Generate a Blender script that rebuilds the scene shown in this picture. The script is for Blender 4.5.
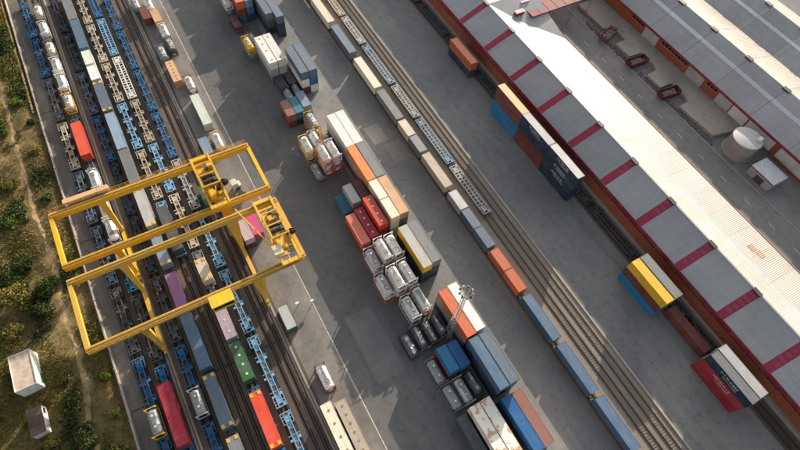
import bpy, math, random
from mathutils import Vector, Matrix, noise
random.seed(7)
R = math.radians
scene = bpy.context.scene
for o in list(bpy.data.objects): bpy.data.objects.remove(o)
col = scene.collection

# ------------------------------------------------------------------ camera, sky, sun, exposure
CAM_H = 119.0
ax = Vector((0.87121088, -0.39074982, 0.29716355))     # world X, Y, Z seen in (right, down, forward)
ay = Vector((-0.4866649, -0.76688968, 0.41837482))
az = Vector((0.06441177, -0.50911177, -0.85828686))
right = Vector((ax[0], ay[0], az[0])); down = Vector((ax[1], ay[1], az[1])); fwd = Vector((ax[2], ay[2], az[2]))
cam = bpy.data.cameras.new('camera'); cam_o = bpy.data.objects.new('camera', cam); col.objects.link(cam_o)
m = Matrix.Identity(4)
for i in range(3):
    m[i][0] = right[i]; m[i][1] = -down[i]; m[i][2] = -fwd[i]
m[2][3] = CAM_H
cam_o.matrix_world = m
cam.sensor_width = 36.0; cam.lens = 533.0 / 800.0 * 36.0; cam.clip_start = 1.0; cam.clip_end = 5000.0
scene.camera = cam_o

SUN_EL, SUN_AZ = 16.5, 39.4                              # azimuth from +X towards +Y
world = bpy.data.worlds.new('World'); scene.world = world; world.use_nodes = True
nt = world.node_tree; nt.nodes.clear()
out = nt.nodes.new('ShaderNodeOutputWorld'); bg = nt.nodes.new('ShaderNodeBackground'); sky = nt.nodes.new('ShaderNodeTexSky')
sky.sky_type = 'NISHITA'; sky.sun_disc = False
sky.sun_elevation = R(SUN_EL); sky.sun_rotation = R(90 - SUN_AZ)
sky.air_density = 1.0; sky.dust_density = 3.0; sky.ozone_density = 1.0
bg.inputs['Strength'].default_value = 0.12
hsv = nt.nodes.new('ShaderNodeHueSaturation'); hsv.inputs['Saturation'].default_value = 0.34
nt.links.new(sky.outputs[0], hsv.inputs['Color']); nt.links.new(hsv.outputs[0], bg.inputs[0]); nt.links.new(bg.outputs[0], out.inputs[0])
sun = bpy.data.lights.new('sun', 'SUN'); sun.energy = 4.2; sun.angle = R(0.5); sun.color = (1.0, 0.85, 0.68)
sun_o = bpy.data.objects.new('sun', sun); col.objects.link(sun_o)
sd = Vector((math.cos(R(SUN_AZ)) * math.cos(R(SUN_EL)), math.sin(R(SUN_AZ)) * math.cos(R(SUN_EL)), math.sin(R(SUN_EL))))
sun_o.rotation_euler = (-sd).to_track_quat('-Z', 'Y').to_euler(); sun_o.location = sd * 300
scene.view_settings.view_transform = 'Standard'; scene.view_settings.look = 'None'
scene.view_settings.exposure = 0.98; scene.view_settings.gamma = 1.0
scene.view_settings.use_curve_mapping = False

# ------------------------------------------------------------------ materials
def lin(c):
    return tuple(((v / 255) / 12.92 if v / 255 <= 0.04045 else ((v / 255 + 0.055) / 1.055) ** 2.4) for v in c)
MATS = {}
def nd(t, k, **kw):
    n = t.nodes.new(k)
    for a, b in kw.items(): setattr(n, a, b)
    return n
def base_mat(name, rough=0.6, metal=0.0, spec=0.5):
    mt = bpy.data.materials.new(name); mt.use_nodes = True
    t = mt.node_tree; b = t.nodes['Principled BSDF']
    b.inputs['Roughness'].default_value = rough; b.inputs['Metallic'].default_value = metal
    b.inputs['Specular IOR Level'].default_value = spec
    return mt, t, b
def noise_n(t, vec, scale, detail=5, rough=0.6, dist=0.0):
    n = nd(t, 'ShaderNodeTexNoise'); n.inputs['Scale'].default_value = scale
    n.inputs['Detail'].default_value = detail; n.inputs['Roughness'].default_value = rough
    n.inputs['Distortion'].default_value = dist
    if vec is not None: t.links.new(vec, n.inputs['Vector'])
    return n.outputs['Fac']
def ramp(t, fac, stops):
    r = nd(t, 'ShaderNodeValToRGB'); t.links.new(fac, r.inputs[0])
    e = r.color_ramp.elements
    while len(e) < len(stops): e.new(0.5)
    for i, (p, c) in enumerate(stops):
        e[i].position = p; e[i].color = c if len(c) == 4 else (*c, 1)
    return r.outputs[0]
def mixc(t, fac, a, b, mode='MIX'):
    n = nd(t, 'ShaderNodeMix', data_type='RGBA', blend_type=mode)
    for s, v in ((n.inputs[0], fac), (n.inputs[6], a), (n.inputs[7], b)):
        if isinstance(v, (int, float)): s.default_value = v
        elif isinstance(v, tuple): s.default_value = (*v[:3], 1)
        else: t.links.new(v, s)
    return n.outputs[2]
def mapping(t, src, scale=(1, 1, 1), rot=(0, 0, 0)):
    mp = nd(t, 'ShaderNodeMapping'); mp.inputs['Scale'].default_value = scale; mp.inputs['Rotation'].default_value = rot
    t.links.new(src, mp.inputs['Vector']); return mp.outputs[0]
def objvec(t, spread=37.0):
    """object coordinates shifted by the object's random number, so copies weather differently"""
    tc = nd(t, 'ShaderNodeTexCoord'); oi = nd(t, 'ShaderNodeObjectInfo')
    mu = nd(t, 'ShaderNodeMath', operation='MULTIPLY'); t.links.new(oi.outputs['Random'], mu.inputs[0]); mu.inputs[1].default_value = spread
    ad = nd(t, 'ShaderNodeVectorMath', operation='ADD'); t.links.new(tc.outputs['Object'], ad.inputs[0])
    t.links.new(mu.outputs[0], ad.inputs[1]); return ad.outputs[0], oi.outputs['Random']
def bump(t, b, h, strength, dist=0.02):
    bp = nd(t, 'ShaderNodeBump'); bp.inputs['Strength'].default_value = strength; bp.inputs['Distance'].default_value = dist
    t.links.new(h, bp.inputs['Height']); t.links.new(bp.outputs[0], b.inputs['Normal'])
def paint(key, rgb, rust=0.25, rough=0.5, dirt=0.75):
    """weathered paint: blotchy fading, run-off streaks along the panel, rust spots"""
    k = 'paint_' + key
    if k in MATS: return MATS[k]
    mt, t, b = base_mat(k, rough)
    c = lin(rgb); v, rnd = objvec(t)
    n1 = noise_n(t, v, 0.35, 4, 0.6); n2 = noise_n(t, mapping(t, v, (3.0, 0.25, 3.0)), 1.2, 4, 0.65); n3 = noise_n(t, v, 2.6, 6, 0.7)
    faded = tuple(min(1, x * 0.8 + 0.045) for x in c)
    dark = tuple(x * 0.5 + 0.012 for x in c)
    c1 = mixc(t, ramp(t, n1, [(0.38, (0, 0, 0)), (0.66, (1, 1, 1))]), c, faded)
    c2 = mixc(t, ramp(t, n2, [(0.46, (0, 0, 0)), (0.74, (dirt,) * 3)]), c1, dark)
    c3 = mixc(t, ramp(t, n3, [(0.66 - rust * 0.12, (0, 0, 0)), (0.74 - rust * 0.1, (min(1, rust * 1.6),) * 3)]), c2, lin((112, 62, 38)))
    hs = nd(t, 'ShaderNodeHueSaturation'); mr = nd(t, 'ShaderNodeMapRange'); t.links.new(rnd, mr.inputs[0])
    mr.inputs[3].default_value = 0.8; mr.inputs[4].default_value = 1.12
    t.links.new(mr.outputs[0], hs.inputs['Value']); t.links.new(c3, hs.inputs['Color'])
    t.links.new(hs.outputs[0], b.inputs['Base Color'])
    t.links.new(ramp(t, n3, [(0.3, (rough - 0.1,) * 3), (0.8, (rough + 0.25,) * 3)]), b.inputs['Roughness'])
    MATS[k] = mt; return mt
def ground_mat(name, cols, scale, rough=0.9, stains=0.4, fine=14.0, stretch=(1, 1, 1), bumpy=0.3):
    mt, t, b = base_mat(name, rough, spec=0.25)
    g = nd(t, 'ShaderNodeNewGeometry').outputs['Position']; v = mapping(t, g, stretch)
    n1 = noise_n(t, v, scale, 6, 0.62, 0.3); n2 = noise_n(t, g, scale * 6, 5, 0.7); n3 = noise_n(t, g, fine, 3, 0.7)
    base = ramp(t, n1, [(0.3, lin(cols[0])), (0.5, lin(cols[1])), (0.7, lin(cols[2]))])
    c = mixc(t, ramp(t, n2, [(0.5, (0, 0, 0)), (0.75, (stains,) * 3)]), base, tuple(x * 0.5 for x in lin(cols[0])))
    c = mixc(t, 0.45, c, ramp(t, n3, [(0.3, (0.62,) * 3), (0.7, (1.3,) * 3)]), 'MULTIPLY')
    t.links.new(c, b.inputs['Base Color'])
    if bumpy: bump(t, b, n3, bumpy, 0.03)
    MATS[name] = mt; return mt
def plain(name, rgb, rough=0.7, metal=0.0, var=0.35, scale=1.5, spec=0.4):
    if name in MATS: return MATS[name]
    mt, t, b = base_mat(name, rough, metal, spec)
    v, rnd = objvec(t); n = noise_n(t, v, scale, 6, 0.65); c = lin(rgb)
    t.links.new(ramp(t, n, [(0.3, tuple(x * (1 - var) for x in c)), (0.7, tuple(min(1, x * (1 + var * 0.6)) for x in c))]), b.inputs['Base Color'])
    MATS[name] = mt; return mt

def asphalt_mat(name, k):
  asphalt, _t, _b = base_mat(name, 0.88, spec=0.3)
  _g = nd(_t, 'ShaderNodeNewGeometry').outputs['Position']
  _n1 = noise_n(_t, _g, 0.035, 6, 0.62, 0.4); _n2 = noise_n(_t, mapping(_t, _g, (0.9, 0.06, 1)), 0.35, 5, 0.6, 0.2)
  _n3 = noise_n(_t, _g, 0.55, 6, 0.7); _n4 = noise_n(_t, _g, 9.0, 3, 0.7)
  _c = ramp(_t, _n1, [(0.3, lin((106, 107, 108))), (0.5, lin((120, 120, 119))), (0.72, lin((136, 133, 128)))])
  _c = mixc(_t, ramp(_t, _n2, [(0.52, (0, 0, 0)), (0.75, (0.5,) * 3)]), _c, lin((92, 91, 90)))
  _c = mixc(_t, ramp(_t, _n3, [(0.52, (0, 0, 0)), (0.72, (0.6,) * 3)]), _c, lin((80, 79, 78)))
  _w = nd(_t, 'ShaderNodeTexVoronoi', feature='DISTANCE_TO_EDGE'); _w.inputs['Scale'].default_value = 0.16
  _dv = nd(_t, 'ShaderNodeVectorMath', operation='ADD'); _t.links.new(_g, _dv.inputs[0])
  _nz = nd(_t, 'ShaderNodeTexNoise'); _nz.inputs['Scale'].default_value = 0.5; _nz.inputs['Detail'].default_value = 4; _t.links.new(_g, _nz.inputs['Vector'])
  _ns = nd(_t, 'ShaderNodeVectorMath', operation='SCALE'); _ns.inputs['Scale'].default_value = 5.0; _t.links.new(_nz.outputs['Color'], _ns.inputs[0]); _t.links.new(_ns.outputs[0], _dv.inputs[1]); _t.links.new(_dv.outputs[0], _w.inputs['Vector'])
  _c = mixc(_t, ramp(_t, _w.outputs['Distance'], [(0.0, (0.3,) * 3), (0.014, (0, 0, 0))]), _c, lin((70, 69, 68)))          # sealed cracks
  _ob = ramp(_t, noise_n(_t, _g, 1.3, 3, 0.5), [(0.68, (0, 0, 0)), (0.76, (0.6,) * 3)])
  _c = mixc(_t, _ob, _c, lin((74, 73, 72)))                                                                          # oil spots
  _tw = nd(_t, 'ShaderNodeTexWave', wave_type='RINGS', rings_direction='Z'); _tw.inputs['Scale'].default_value = 0.11; _tw.inputs['Distortion'].default_value = 9.0; _tw.inputs['Detail'].default_value = 2.0; _tw.inputs['Detail Scale'].default_value = 0.35
  _t.links.new(mapping(_t, _g, (1, 0.55, 1)), _tw.inputs['Vector'])
  _c = mixc(_t, ramp(_t, _tw.outputs['Fac'], [(0.86, (0, 0, 0)), (0.97, (0.1,) * 3)]), _c, lin((84, 83, 82)))          # tyre sweeps
  _c = mixc(_t, 0.5, _c, ramp(_t, _n4, [(0.3, (0.75,) * 3), (0.7, (1.2,) * 3)]), 'MULTIPLY')
  _c = mixc(_t, 1.0, _c, (k, k, k), 'MULTIPLY')
  _t.links.new(_c, _b.inputs['Base Color']); bump(_t, _b, _n4, 0.25, 0.02)
  MATS[name] = asphalt; return asphalt
asphalt = asphalt_mat('asphalt', 1.06); asphalt_old = asphalt_mat('asphalt_old', .74)

ballast = ground_mat('ballast', [(78, 70, 63), (98, 88, 79), (126, 112, 98)], 0.10, 0.95, 0.5, 7.0, (1, 0.12, 1), 0.8)
ballast_pale = ground_mat('ballast_pale', [(112, 103, 95), (136, 125, 114), (154, 142, 128)], 0.12, 0.95, 0.35, 7.0, (1, 0.15, 1), 0.8)
concrete = ground_mat('concrete', [(140, 134, 125), (160, 152, 141), (174, 165, 152)], 0.12, 0.88, 0.4, 8.0, (1, 0.5, 1), 0.25)
concrete_pale = ground_mat('concrete_pale', [(140, 132, 122), (160, 151, 140), (176, 166, 152)], 0.2, 0.88, 0.3, 8.0, (1, 1, 1), 0.2)
patch_dark = ground_mat('patch_dark', [(104, 104, 104), (113, 113, 112), (122, 121, 119)], 0.2, 0.88, 0.2, 9.0)
patch_mid = ground_mat('patch_mid', [(126, 123, 118), (138, 134, 128), (148, 143, 136)], .2, .88, .3, 9.0)
soil = ground_mat('soil', [(62, 60, 32), (104, 92, 56), (150, 128, 90)], 0.13, 0.95, 0.6, 2.6, (1, 0.7, 1), 1.0)
path_m = ground_mat('path_soil', [(116, 98, 68), (146, 124, 90), (176, 152, 116)], 0.35, 0.95, 0.3, 3.0)
steel_dark = plain('steel_dark', (58, 54, 50), 0.6, 0.2)
black = plain('black_rubber', (28, 28, 28), 0.8)
rail_m = plain('rail_steel', (104, 94, 86), 0.35, 0.7)
sleeper_m = plain('sleeper', (120, 110, 100), 0.9, var=0.4, scale=4)
mark_white = plain('mark_white', (205, 203, 196), 0.7, var=0.3, scale=2)
line_m = plain('line_paint', (196, 190, 178), 0.8, var=0.5, scale=1.1)
line_faint = plain('line_worn', (138, 134, 120), 0.85, var=0.4, scale=0.9)
glass_m = plain('window_glass', (30, 34, 40), 0.12, 0.0, 0.2)
galv = plain('galvanised', (150, 152, 150), 0.45, 0.5)
brick_m = plain('brickwork', (148, 82, 56), 0.85, var=0.3, scale=2.2)
fascia_m = paint('fascia', (124, 22, 44), 0.05, 0.5, 0.4)
tank_white = paint('tankwhite', (236, 233, 227), 0.08, 0.55, 0.35)
tank_grey = paint('tankgrey', (150, 152, 152), 0.12, 0.5, 0.5)
tank_dark = paint('tankdark', (78, 80, 82), 0.15, 0.45, 0.5)
tank_cream = paint('tankcream', (196, 182, 156), 0.25, 0.45, 0.55)
crane_y = paint('craneyellow', (216, 172, 20), 0.22, 0.5, 0.55)
crane_top = plain('walkway_deck', (150, 112, 58), 0.8)
COL = dict(navy=(22, 44, 68), blue=(20, 114, 160), steel=(74, 102, 128), ltblue=(126, 146, 166), grey=(116, 120, 122), dkgrey=(70, 73, 76),
    ltgrey=(172, 173, 172), white=(226, 223, 216), cream=(226, 214, 190), tan=(200, 158, 116), orange=(198, 100, 56), redorange=(206, 68, 38), amber=(222, 132, 62),
    crimson=(168, 24, 46), maroon=(96, 40, 46), brown=(118, 54, 42), teal=(26, 104, 122), yellow=(234, 182, 24), purple=(142, 96, 138),
    mauve=(178, 164, 172), green=(46, 92, 50), pink=(206, 72, 128), brick=(146, 98, 86), cobalt=(14, 96, 156), bluegrey=(88, 104, 120),
    mint=(206, 214, 198), wagonblue=(16, 96, 146), paleblue=(120, 170, 202), beige=(192, 180, 160), muted=(120, 144, 164), rosy=(214, 110, 88))
def cpaint(k): return paint(k, COL[k], rust={'white': .12, 'cream': .3, 'ltgrey': .15}.get(k, .2))
cream_rust, _t, _b = base_mat('paint_creamrust', 0.5); _v, _r = objvec(_t)
_c = mixc(_t, ramp(_t, noise_n(_t, _v, .55, 6, .62), [(.52, (0, 0, 0)), (.6, (.8,) * 3)]), lin((236, 230, 216)), ramp(_t, noise_n(_t, _v, 3.0, 4, .7), [(.3, lin((206, 150, 84))), (.7, lin((150, 96, 52)))]))
_t.links.new(_c, _b.inputs['Base Color'])

def roof_mat(name, rgb, tint=None, rust=0.0):
    mt, t, b = base_mat(name, 0.5)
    g = nd(t, 'ShaderNodeNewGeometry').outputs['Position']
    n1 = noise_n(t, mapping(t, g, (0.12, 0.9, 0.12)), 0.9, 5, 0.65); n2 = noise_n(t, g, 0.09, 5, 0.6); n3 = noise_n(t, g, 1.7, 5, 0.7)
    c = lin(rgb)
    cc = ramp(t, n2, [(0.3, tuple(x * 0.86 for x in c)), (0.7, tuple(min(1, x * 1.08) for x in c))])
    cc = mixc(t, ramp(t, n1, [(0.5, (0, 0, 0)), (0.8, (0.4,) * 3)]), cc, tuple(x * 0.6 for x in c))
    cc = mixc(t, ramp(t, n3, [(0.6, (0, 0, 0)), (0.75, (0.25,) * 3)]), cc, tuple(x * 0.5 for x in c))
    if rust: cc = mixc(t, ramp(t, noise_n(t, g, 0.16, 5, 0.7), [(0.66, (0, 0, 0)), (0.72, (rust,) * 3)]), cc, lin((196, 120, 84)))
    oi = nd(t, 'ShaderNodeObjectInfo'); mr = nd(t, 'ShaderNodeMapRange'); t.links.new(oi.outputs['Random'], mr.inputs[0]); mr.inputs[3].default_value = .86; mr.inputs[4].default_value = 1.06
    wv = nd(t, 'ShaderNodeTexWave', wave_type='BANDS', bands_direction='X'); wv.inputs['Scale'].default_value = .135; t.links.new(g, wv.inputs['Vector'])
    cc = mixc(t, ramp(t, wv.outputs['Fac'], [(.965, (0, 0, 0)), (.985, (.3,) * 3)]), cc, tuple(min(1, x * 1.25) for x in c))     # lapped sheet ends
    hs = nd(t, 'ShaderNodeHueSaturation'); t.links.new(mr.outputs[0], hs.inputs['Value']); t.links.new(cc, hs.inputs['Color'])
    t.links.new(hs.outputs[0], b.inputs['Base Color']); MATS[name] = mt; return mt
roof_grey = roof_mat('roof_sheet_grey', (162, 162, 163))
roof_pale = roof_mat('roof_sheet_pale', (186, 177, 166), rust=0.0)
roof_red = roof_mat('roof_sheet_red', (150, 34, 62))
roof_light = roof_mat('roof_sheet_translucent', (206, 208, 210))
roof_pink = roof_mat('roof_sheet_rust', (184, 146, 124))

# ------------------------------------------------------------------ mesh helpers
class MB:
    def __init__(s): s.v = []; s.f = []
    def box(s, x0, x1, y0, y1, z0, z1):
        n = len(s.v)
        s.v += [(x0, y0, z0), (x1, y0, z0), (x1, y1, z0), (x0, y1, z0), (x0, y0, z1), (x1, y0, z1), (x1, y1, z1), (x0, y1, z1)]
        s.f += [(n, n+3, n+2, n+1), (n+4, n+5, n+6, n+7), (n, n+1, n+5, n+4), (n+1, n+2, n+6, n+5), (n+2, n+3, n+7, n+6), (n+3, n, n+4, n+7)]
        return s
    def bar(s, a, b, w, h=None):
        """box beam from a to b"""
        h = h or w; a = Vector(a); b = Vector(b); d = (b - a).normalized()
        u = Vector((0, 0, 1)) if abs(d.z) < 0.9 else Vector((1, 0, 0))
        r = d.cross(u).normalized() * w / 2; q = r.cross(d).normalized() * h / 2; n = len(s.v)
        for p in (a, b):
            for i, j in ((-1, -1), (1, -1), (1, 1), (-1, 1)): s.v.append(tuple(p + r * i + q * j))
        s.f += [(n, n+1, n+2, n+3), (n+7, n+6, n+5, n+4)] + [(n+i, n+4+i, n+4+(i+1) % 4, n+(i+1) % 4) for i in range(4)]
        return s
    def tube(s, a, b, r0, r1=None, seg=10, caps=True):
        r1 = r0 if r1 is None else r1; a = Vector(a); b = Vector(b); d = (b - a).normalized()
        u = Vector((0, 0, 1)) if abs(d.z) < 0.9 else Vector((1, 0, 0))
        x = d.cross(u).normalized(); y = d.cross(x); n = len(s.v)
        for p, rr in ((a, r0), (b, r1)):
            for i in range(seg):
                t = 2 * math.pi * i / seg; s.v.append(tuple(p + (x * math.cos(t) + y * math.sin(t)) * rr))
        s.f += [(n+i, n+(i+1) % seg, n+seg+(i+1) % seg, n+seg+i) for i in range(seg)]
        if caps: s.f += [tuple(range(n+seg-1, n-1, -1)), tuple(range(n+seg, n+2*seg))]
        return s
    def poly(s, pts, flip=False):
        n = len(s.v); s.v += [tuple(p) for p in pts]; idx = tuple(range(n, n+len(pts)))
        s.f.append(idx[::-1] if flip else idx); return s
    def prism(s, pts, z0, z1):
        n = len(s.v); k = len(pts)
        s.v += [(x, y, z0) for x, y in pts] + [(x, y, z1) for x, y in pts]
        s.f += [tuple(range(n+k-1, n-1, -1)), tuple(range(n+k, n+2*k))] + [(n+i, n+(i+1) % k, n+k+(i+1) % k, n+k+i) for i in range(k)]
        return s
    def lathe(s, prof, seg, axis='y', c=(0, 0, 0)):
        n = len(s.v)
        for (t, r) in prof:
            for i in range(seg):
                a = 2 * math.pi * i / seg; p, q = math.cos(a) * r, math.sin(a) * r
                s.v.append((c[0] + p, c[1] + t, c[2] + q) if axis == 'y' else (c[0] + p, c[1] + q, c[2] + t))
        for k in range(len(prof) - 1):
            for i in range(seg):
                a, b2 = n + k*seg + i, n + k*seg + (i+1) % seg
                s.f.append((a, a+seg, b2+seg, b2) if axis == 'y' else (a, b2, b2+seg, a+seg))
        return s
    def corr(s, o, u, vv, nrm, L, pitch, depth):
        """corrugated sheet: ribs repeat along u over length L, sheet spans vector vv, ribs stand along nrm"""
        o, u, vv, nrm = Vector(o), Vector(u), Vector(vv), Vector(nrm); k = max(1, round(L / pitch)); p = L / k; n = len(s.v); pr = []
        for i in range(k): pr += [(i*p, 0), (i*p + .38*p, 0), (i*p + .5*p, 1), (i*p + .88*p, 1)]
        pr.append((L, 0))
        for a, d in pr:
            q = o + u * a + nrm * (d * depth); s.v += [tuple(q), tuple(q + vv)]
        flip = u.cross(vv).dot(nrm) < 0
        for i in range(len(pr) - 1):
            q = (n+2*i, n+2*i+2, n+2*i+3, n+2*i+1); s.f.append(q[::-1] if flip else q)
        return s
    def mesh(s, name, mat, smooth=False):
        me = bpy.data.meshes.new(name); me.from_pydata(s.v, [], s.f); me.update()
        if mat: me.materials.append(mat)
        if smooth: me.polygons.foreach_set('use_smooth', [True] * len(me.polygons))
        return me
def link(name, me, parent=None, loc=(0, 0, 0), rz=0.0):
    o = bpy.data.objects.new(name, me); col.objects.link(o); o.location = loc
    if rz: o.rotation_euler = (0, 0, rz)
    if parent: o.parent = parent
    return o
def build(mb, name, mat, parent=None, loc=(0, 0, 0), rz=0.0, smooth=False): return link(name, mb.mesh(name, mat, smooth), parent, loc, rz)
def tag(o, label, cat, group=None):
    o['label'] = label; o['category'] = cat
    if group: o['group'] = group
    return o
def thing(name, label, cat, loc=(0, 0, 0), rz=0.0, group=None): return tag(link(name, None, None, loc, rz), label, cat, group)
def struct(mb, name, mat, kind='structure'):
    o = build(mb, name, mat); o['kind'] = kind; return o
CACHE = {}
def cached(key, mat, fn, smooth=False):
    """one mesh per shape and material; alike pieces share it"""
    k = (key, mat.name)
    if k not in CACHE:
        if key not in CACHE: CACHE[key] = fn()
        CACHE[k] = CACHE[key].mesh(str(key[0]), mat, smooth)
    return CACHE[k]
ORD = ['first', 'second', 'third', 'fourth', 'fifth', 'sixth', 'seventh', 'eighth', 'ninth', 'tenth', 'eleventh', 'twelfth', 'thirteenth',
       'fourteenth', 'fifteenth', 'sixteenth', 'seventeenth', 'eighteenth']

# ------------------------------------------------------------------ the ground
def sheet(name, x0, x1, y0, y1, z, mat, wob=0.0, n=1):
    mb = MB()
    if not wob: mb.poly([(x0, y0, z), (x1, y0, z), (x1, y1, z), (x0, y1, z)])
    else:
        pts = []
        for i in range(n + 1): pts.append((x0 + random.uniform(-wob, wob), y0 + (y1 - y0) * i / n))
        for i in range(n, -1, -1): pts.append((x1 + random.uniform(-wob, wob), y0 + (y1 - y0) * i / n))
        mb.poly([(p, q, z) for p, q in pts], flip=True)
    return struct(mb, name, mat)
sheet('ground', -700, 900, -500, 900, 0.0, asphalt)
sheet('asphalt_lane', 12.5, 36.5, -60, 330, 0.003, asphalt_old)
sheet('railway_bed', -28.4, 4.2, -60, 330, 0.012, ballast)
sheet('railway_bed', 55.0, 69.3, -60, 330, 0.012, ballast_pale)
sheet('railway_bed', 88.2, 92.6, -60, 330, 0.012, ballast)
sheet('walkway_strip', -31.2, -28.4, -60, 330, 0.016, ground_mat('old_concrete', [(84, 80, 76), (106, 101, 95), (132, 124, 115)], .15, .9, .5, 8.0, (1, .4, 1), .3))
sheet('concrete_apron', 4.2, 12.05, -60, 330, 0.008, ground_mat('apron_concrete', [(100, 98, 95), (122, 118, 113), (144, 138, 130)], .11, .9, .55, 8.0, (1, .6, 1), .25), 0.25, 60)
for x0, x1, y0, y1, mt in ((17.2, 24.0, 24.5, 41.8, patch_dark), (47.6, 52.2, 84.5, 91.2, concrete), (50.0, 55.0, 76.0, 83.5, patch_mid)):
    sheet('pavement_patch', x0, x1, y0, y1, 0.0065, mt, 0.06, 8)
sheet('service_strip', 119.6, 127.2, -40, 96, 0.006, concrete_pale)
# painted markings
sheet('road_marking', 12.22, 12.4, -30, 180, 0.012, line_m)
sheet('road_marking', 53.35, 53.47, -40, 180, 0.008, line_faint)
sheet('road_marking', 52.55, 52.65, -40, 180, 0.008, line_faint)
for y in (119.3, 79, 38.2, 21.0, -1.2): sheet('road_marking', 83.15, 83.3, y - 2.4, y + 2.4, 0.008, line_faint)
for i in range(11): sheet('road_marking', 131.95, 132.15, 1.2 + i * 8.9, 3.6 + i * 8.9, 0.008, line_m)
for y in (135.3, 89, 43.8):
    sheet('drain_channel', -31.0, -28.5, y - .14, y + .14, 0.02, steel_dark)
sheet('drain_channel', -14.6, 3.0, 43.7, 44.1, 0.03, steel_dark)
# kerbs
k = MB(); k.box(69.3, 69.75, -60, 330, 0, 0.34); struct(k, 'kerb', concrete)
k = MB(); k.box(127.2, 127.5, -40, 200, 0, 0.13); struct(k, 'kerb', concrete_pale)
k = MB(); k.box(137.3, 137.6, -40, 200, 0, 0.13); struct(k, 'kerb', concrete)

# ------------------------------------------------------------------ rough land on the left
def hgt(x, y):
    e = min(1.0, max(0.0, (-32.2 - x) / 3.0))
    return max(0.03, 0.03 + e * (0.6 + 0.8 * noise.noise((x * 0.11, y * 0.07, 3.1)) + 0.4 * noise.noise((x * 0.4, y * 0.35, 9.0))))
mb = MB(); NX, NY = 60, 190
for j in range(NY + 1):
    for i in range(NX + 1):
        x = -32.0 - 68 * (i / NX) ** 1.35; y = -20 + 250 * j / NY
        mb.v.append((x, y, hgt(x, y)))
for j in range(NY):
    for i in range(NX):
        a = j * (NX + 1) + i; mb.f.append((a, a + NX + 1, a + NX + 2, a + 1))
terr = build(mb, 'rough_ground', soil, smooth=True); terr['kind'] = 'structure'
pth = [(-38.6, 150), (-38.9, 139), (-39.0, 129), (-38.7, 119), (-38.6, 110), (-38.7, 102), (-37.8, 92), (-37.2, 84), (-38.2, 76), (-38.4, 69), (-37.3, 62), (-37.6, 54), (-38.6, 46), (-39, 36)]
mb = MB(); rows = []
for i in range(len(pth) - 1):
    for s in range(6):
        t = s / 6; x = pth[i][0] * (1 - t) + pth[i+1][0] * t; y = pth[i][1] * (1 - t) + pth[i+1][1] * t
        w = max(.15, 0.55 + 0.8 * noise.noise((0.2, y * 0.35, 1))); rows.append((x + .7 * noise.noise((y * .4, 0, 0)), y, w))
for x, y, w in rows:
    for s in (-1, 0, 1):
        mb.v.append((x + s * w, y, hgt(x + s * w, y) + 0.05 - 0.03 * abs(s)))
for i in range(len(rows) - 1):
    for s in (0, 1):
        a = i * 3 + s; mb.f.append((a, a + 3, a + 4, a + 1))
struct(mb, 'dirt_path', path_m)
# grass and weeds: uncountable
def leaf_mat(name, a, b):
    mt, t, bs = base_mat(name, 0.65, spec=0.2); g = nd(t, 'ShaderNodeNewGeometry')
    n = noise_n(t, g.outputs['Position'], 0.22, 4, 0.6); r2 = g.outputs['Random Per Island']
    c1 = ramp(t, n, [(0.35, lin(a)), (0.65, lin(b))])
    c2 = mixc(t, 0.5, c1, ramp(t, r2, [(0, (0.78,) * 3), (1, (1.18,) * 3)]), 'MULTIPLY')
    t.links.new(c2, bs.inputs['Base Color'])
    tr = bs.inputs.get('Transmission Weight')
    MATS[name] = mt; return mt
grass_green = leaf_mat('grass_green', (90, 90, 36), (138, 126, 60)); grass_dry = leaf_mat('grass_dry', (118, 100, 60), (158, 136, 92))
leaf_olive = leaf_mat('leaf_olive', (86, 84, 32), (126, 116, 50)); leaf_dark = leaf_mat('leaf_dark', (40, 54, 24), (72, 84, 36)); leaf_bright = leaf_mat('leaf_bright', (92, 108, 40), (128, 136, 60))
rg = random.Random(3)
def tufts(name, mat, count, dens, hmin, hmax, label):
    mb = MB(); made = 0; tries = 0
    while made < count and tries < count * 12:
        tries += 1
        x = -32.4 - rg.random() ** 1.4 * 34; y = 8 + rg.random() * 190
        if rg.random() > dens(x, y): continue
        z = hgt(x, y); made += 1; s = rg.uniform(hmin, hmax)
        for q in range(3):
            a = rg.random() * 6.283; dx, dy = math.cos(a) * s * .5, math.sin(a) * s * .5; lx, ly = rg.uniform(-.5, .5) * s, rg.uniform(-.5, .5) * s
            w = s * .3
            mb.poly([(x - dy * w, y + dx * w, z - .05), (x + dy * w, y - dx * w, z - .05), (x + dx + lx, y + dy + ly, z + s * rg.uniform(.5, 1))])
    o = build(mb, name, mat); o['kind'] = 'stuff'; o['label'] = label; o['category'] = 'grass'
    return o
def on_path(x, y): return min(abs(x - px) + 0.4 * abs(y - py) for px, py, _ in rows[::3]) < 1.6
def d_green(x, y):
    if on_path(x, y): return 0.0
    v = noise.noise((x * 0.09, y * 0.06, 5.0)) + (0.55 if y > 140 else 0.0) + (0.25 if x < -41 else -0.1)
    return max(0.0, min(1.0, v * 1.6))
def d_dry(x, y): return 0.0 if on_path(x, y) else max(0.05, min(1, 0.5 + 1.2 * noise.noise((x * .12, y * .1, 8.0)) - (0.5 if y > 140 else 0)))
tufts('green_grass', grass_green, 30000, d_green, 0.3, 0.95, 'yellow green grass covering the rough land beside the wall')
tufts('dry_grass', grass_dry, 34000, d_dry, 0.25, 0.7, 'dry straw coloured weeds on the rough land beside the wall')

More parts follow.
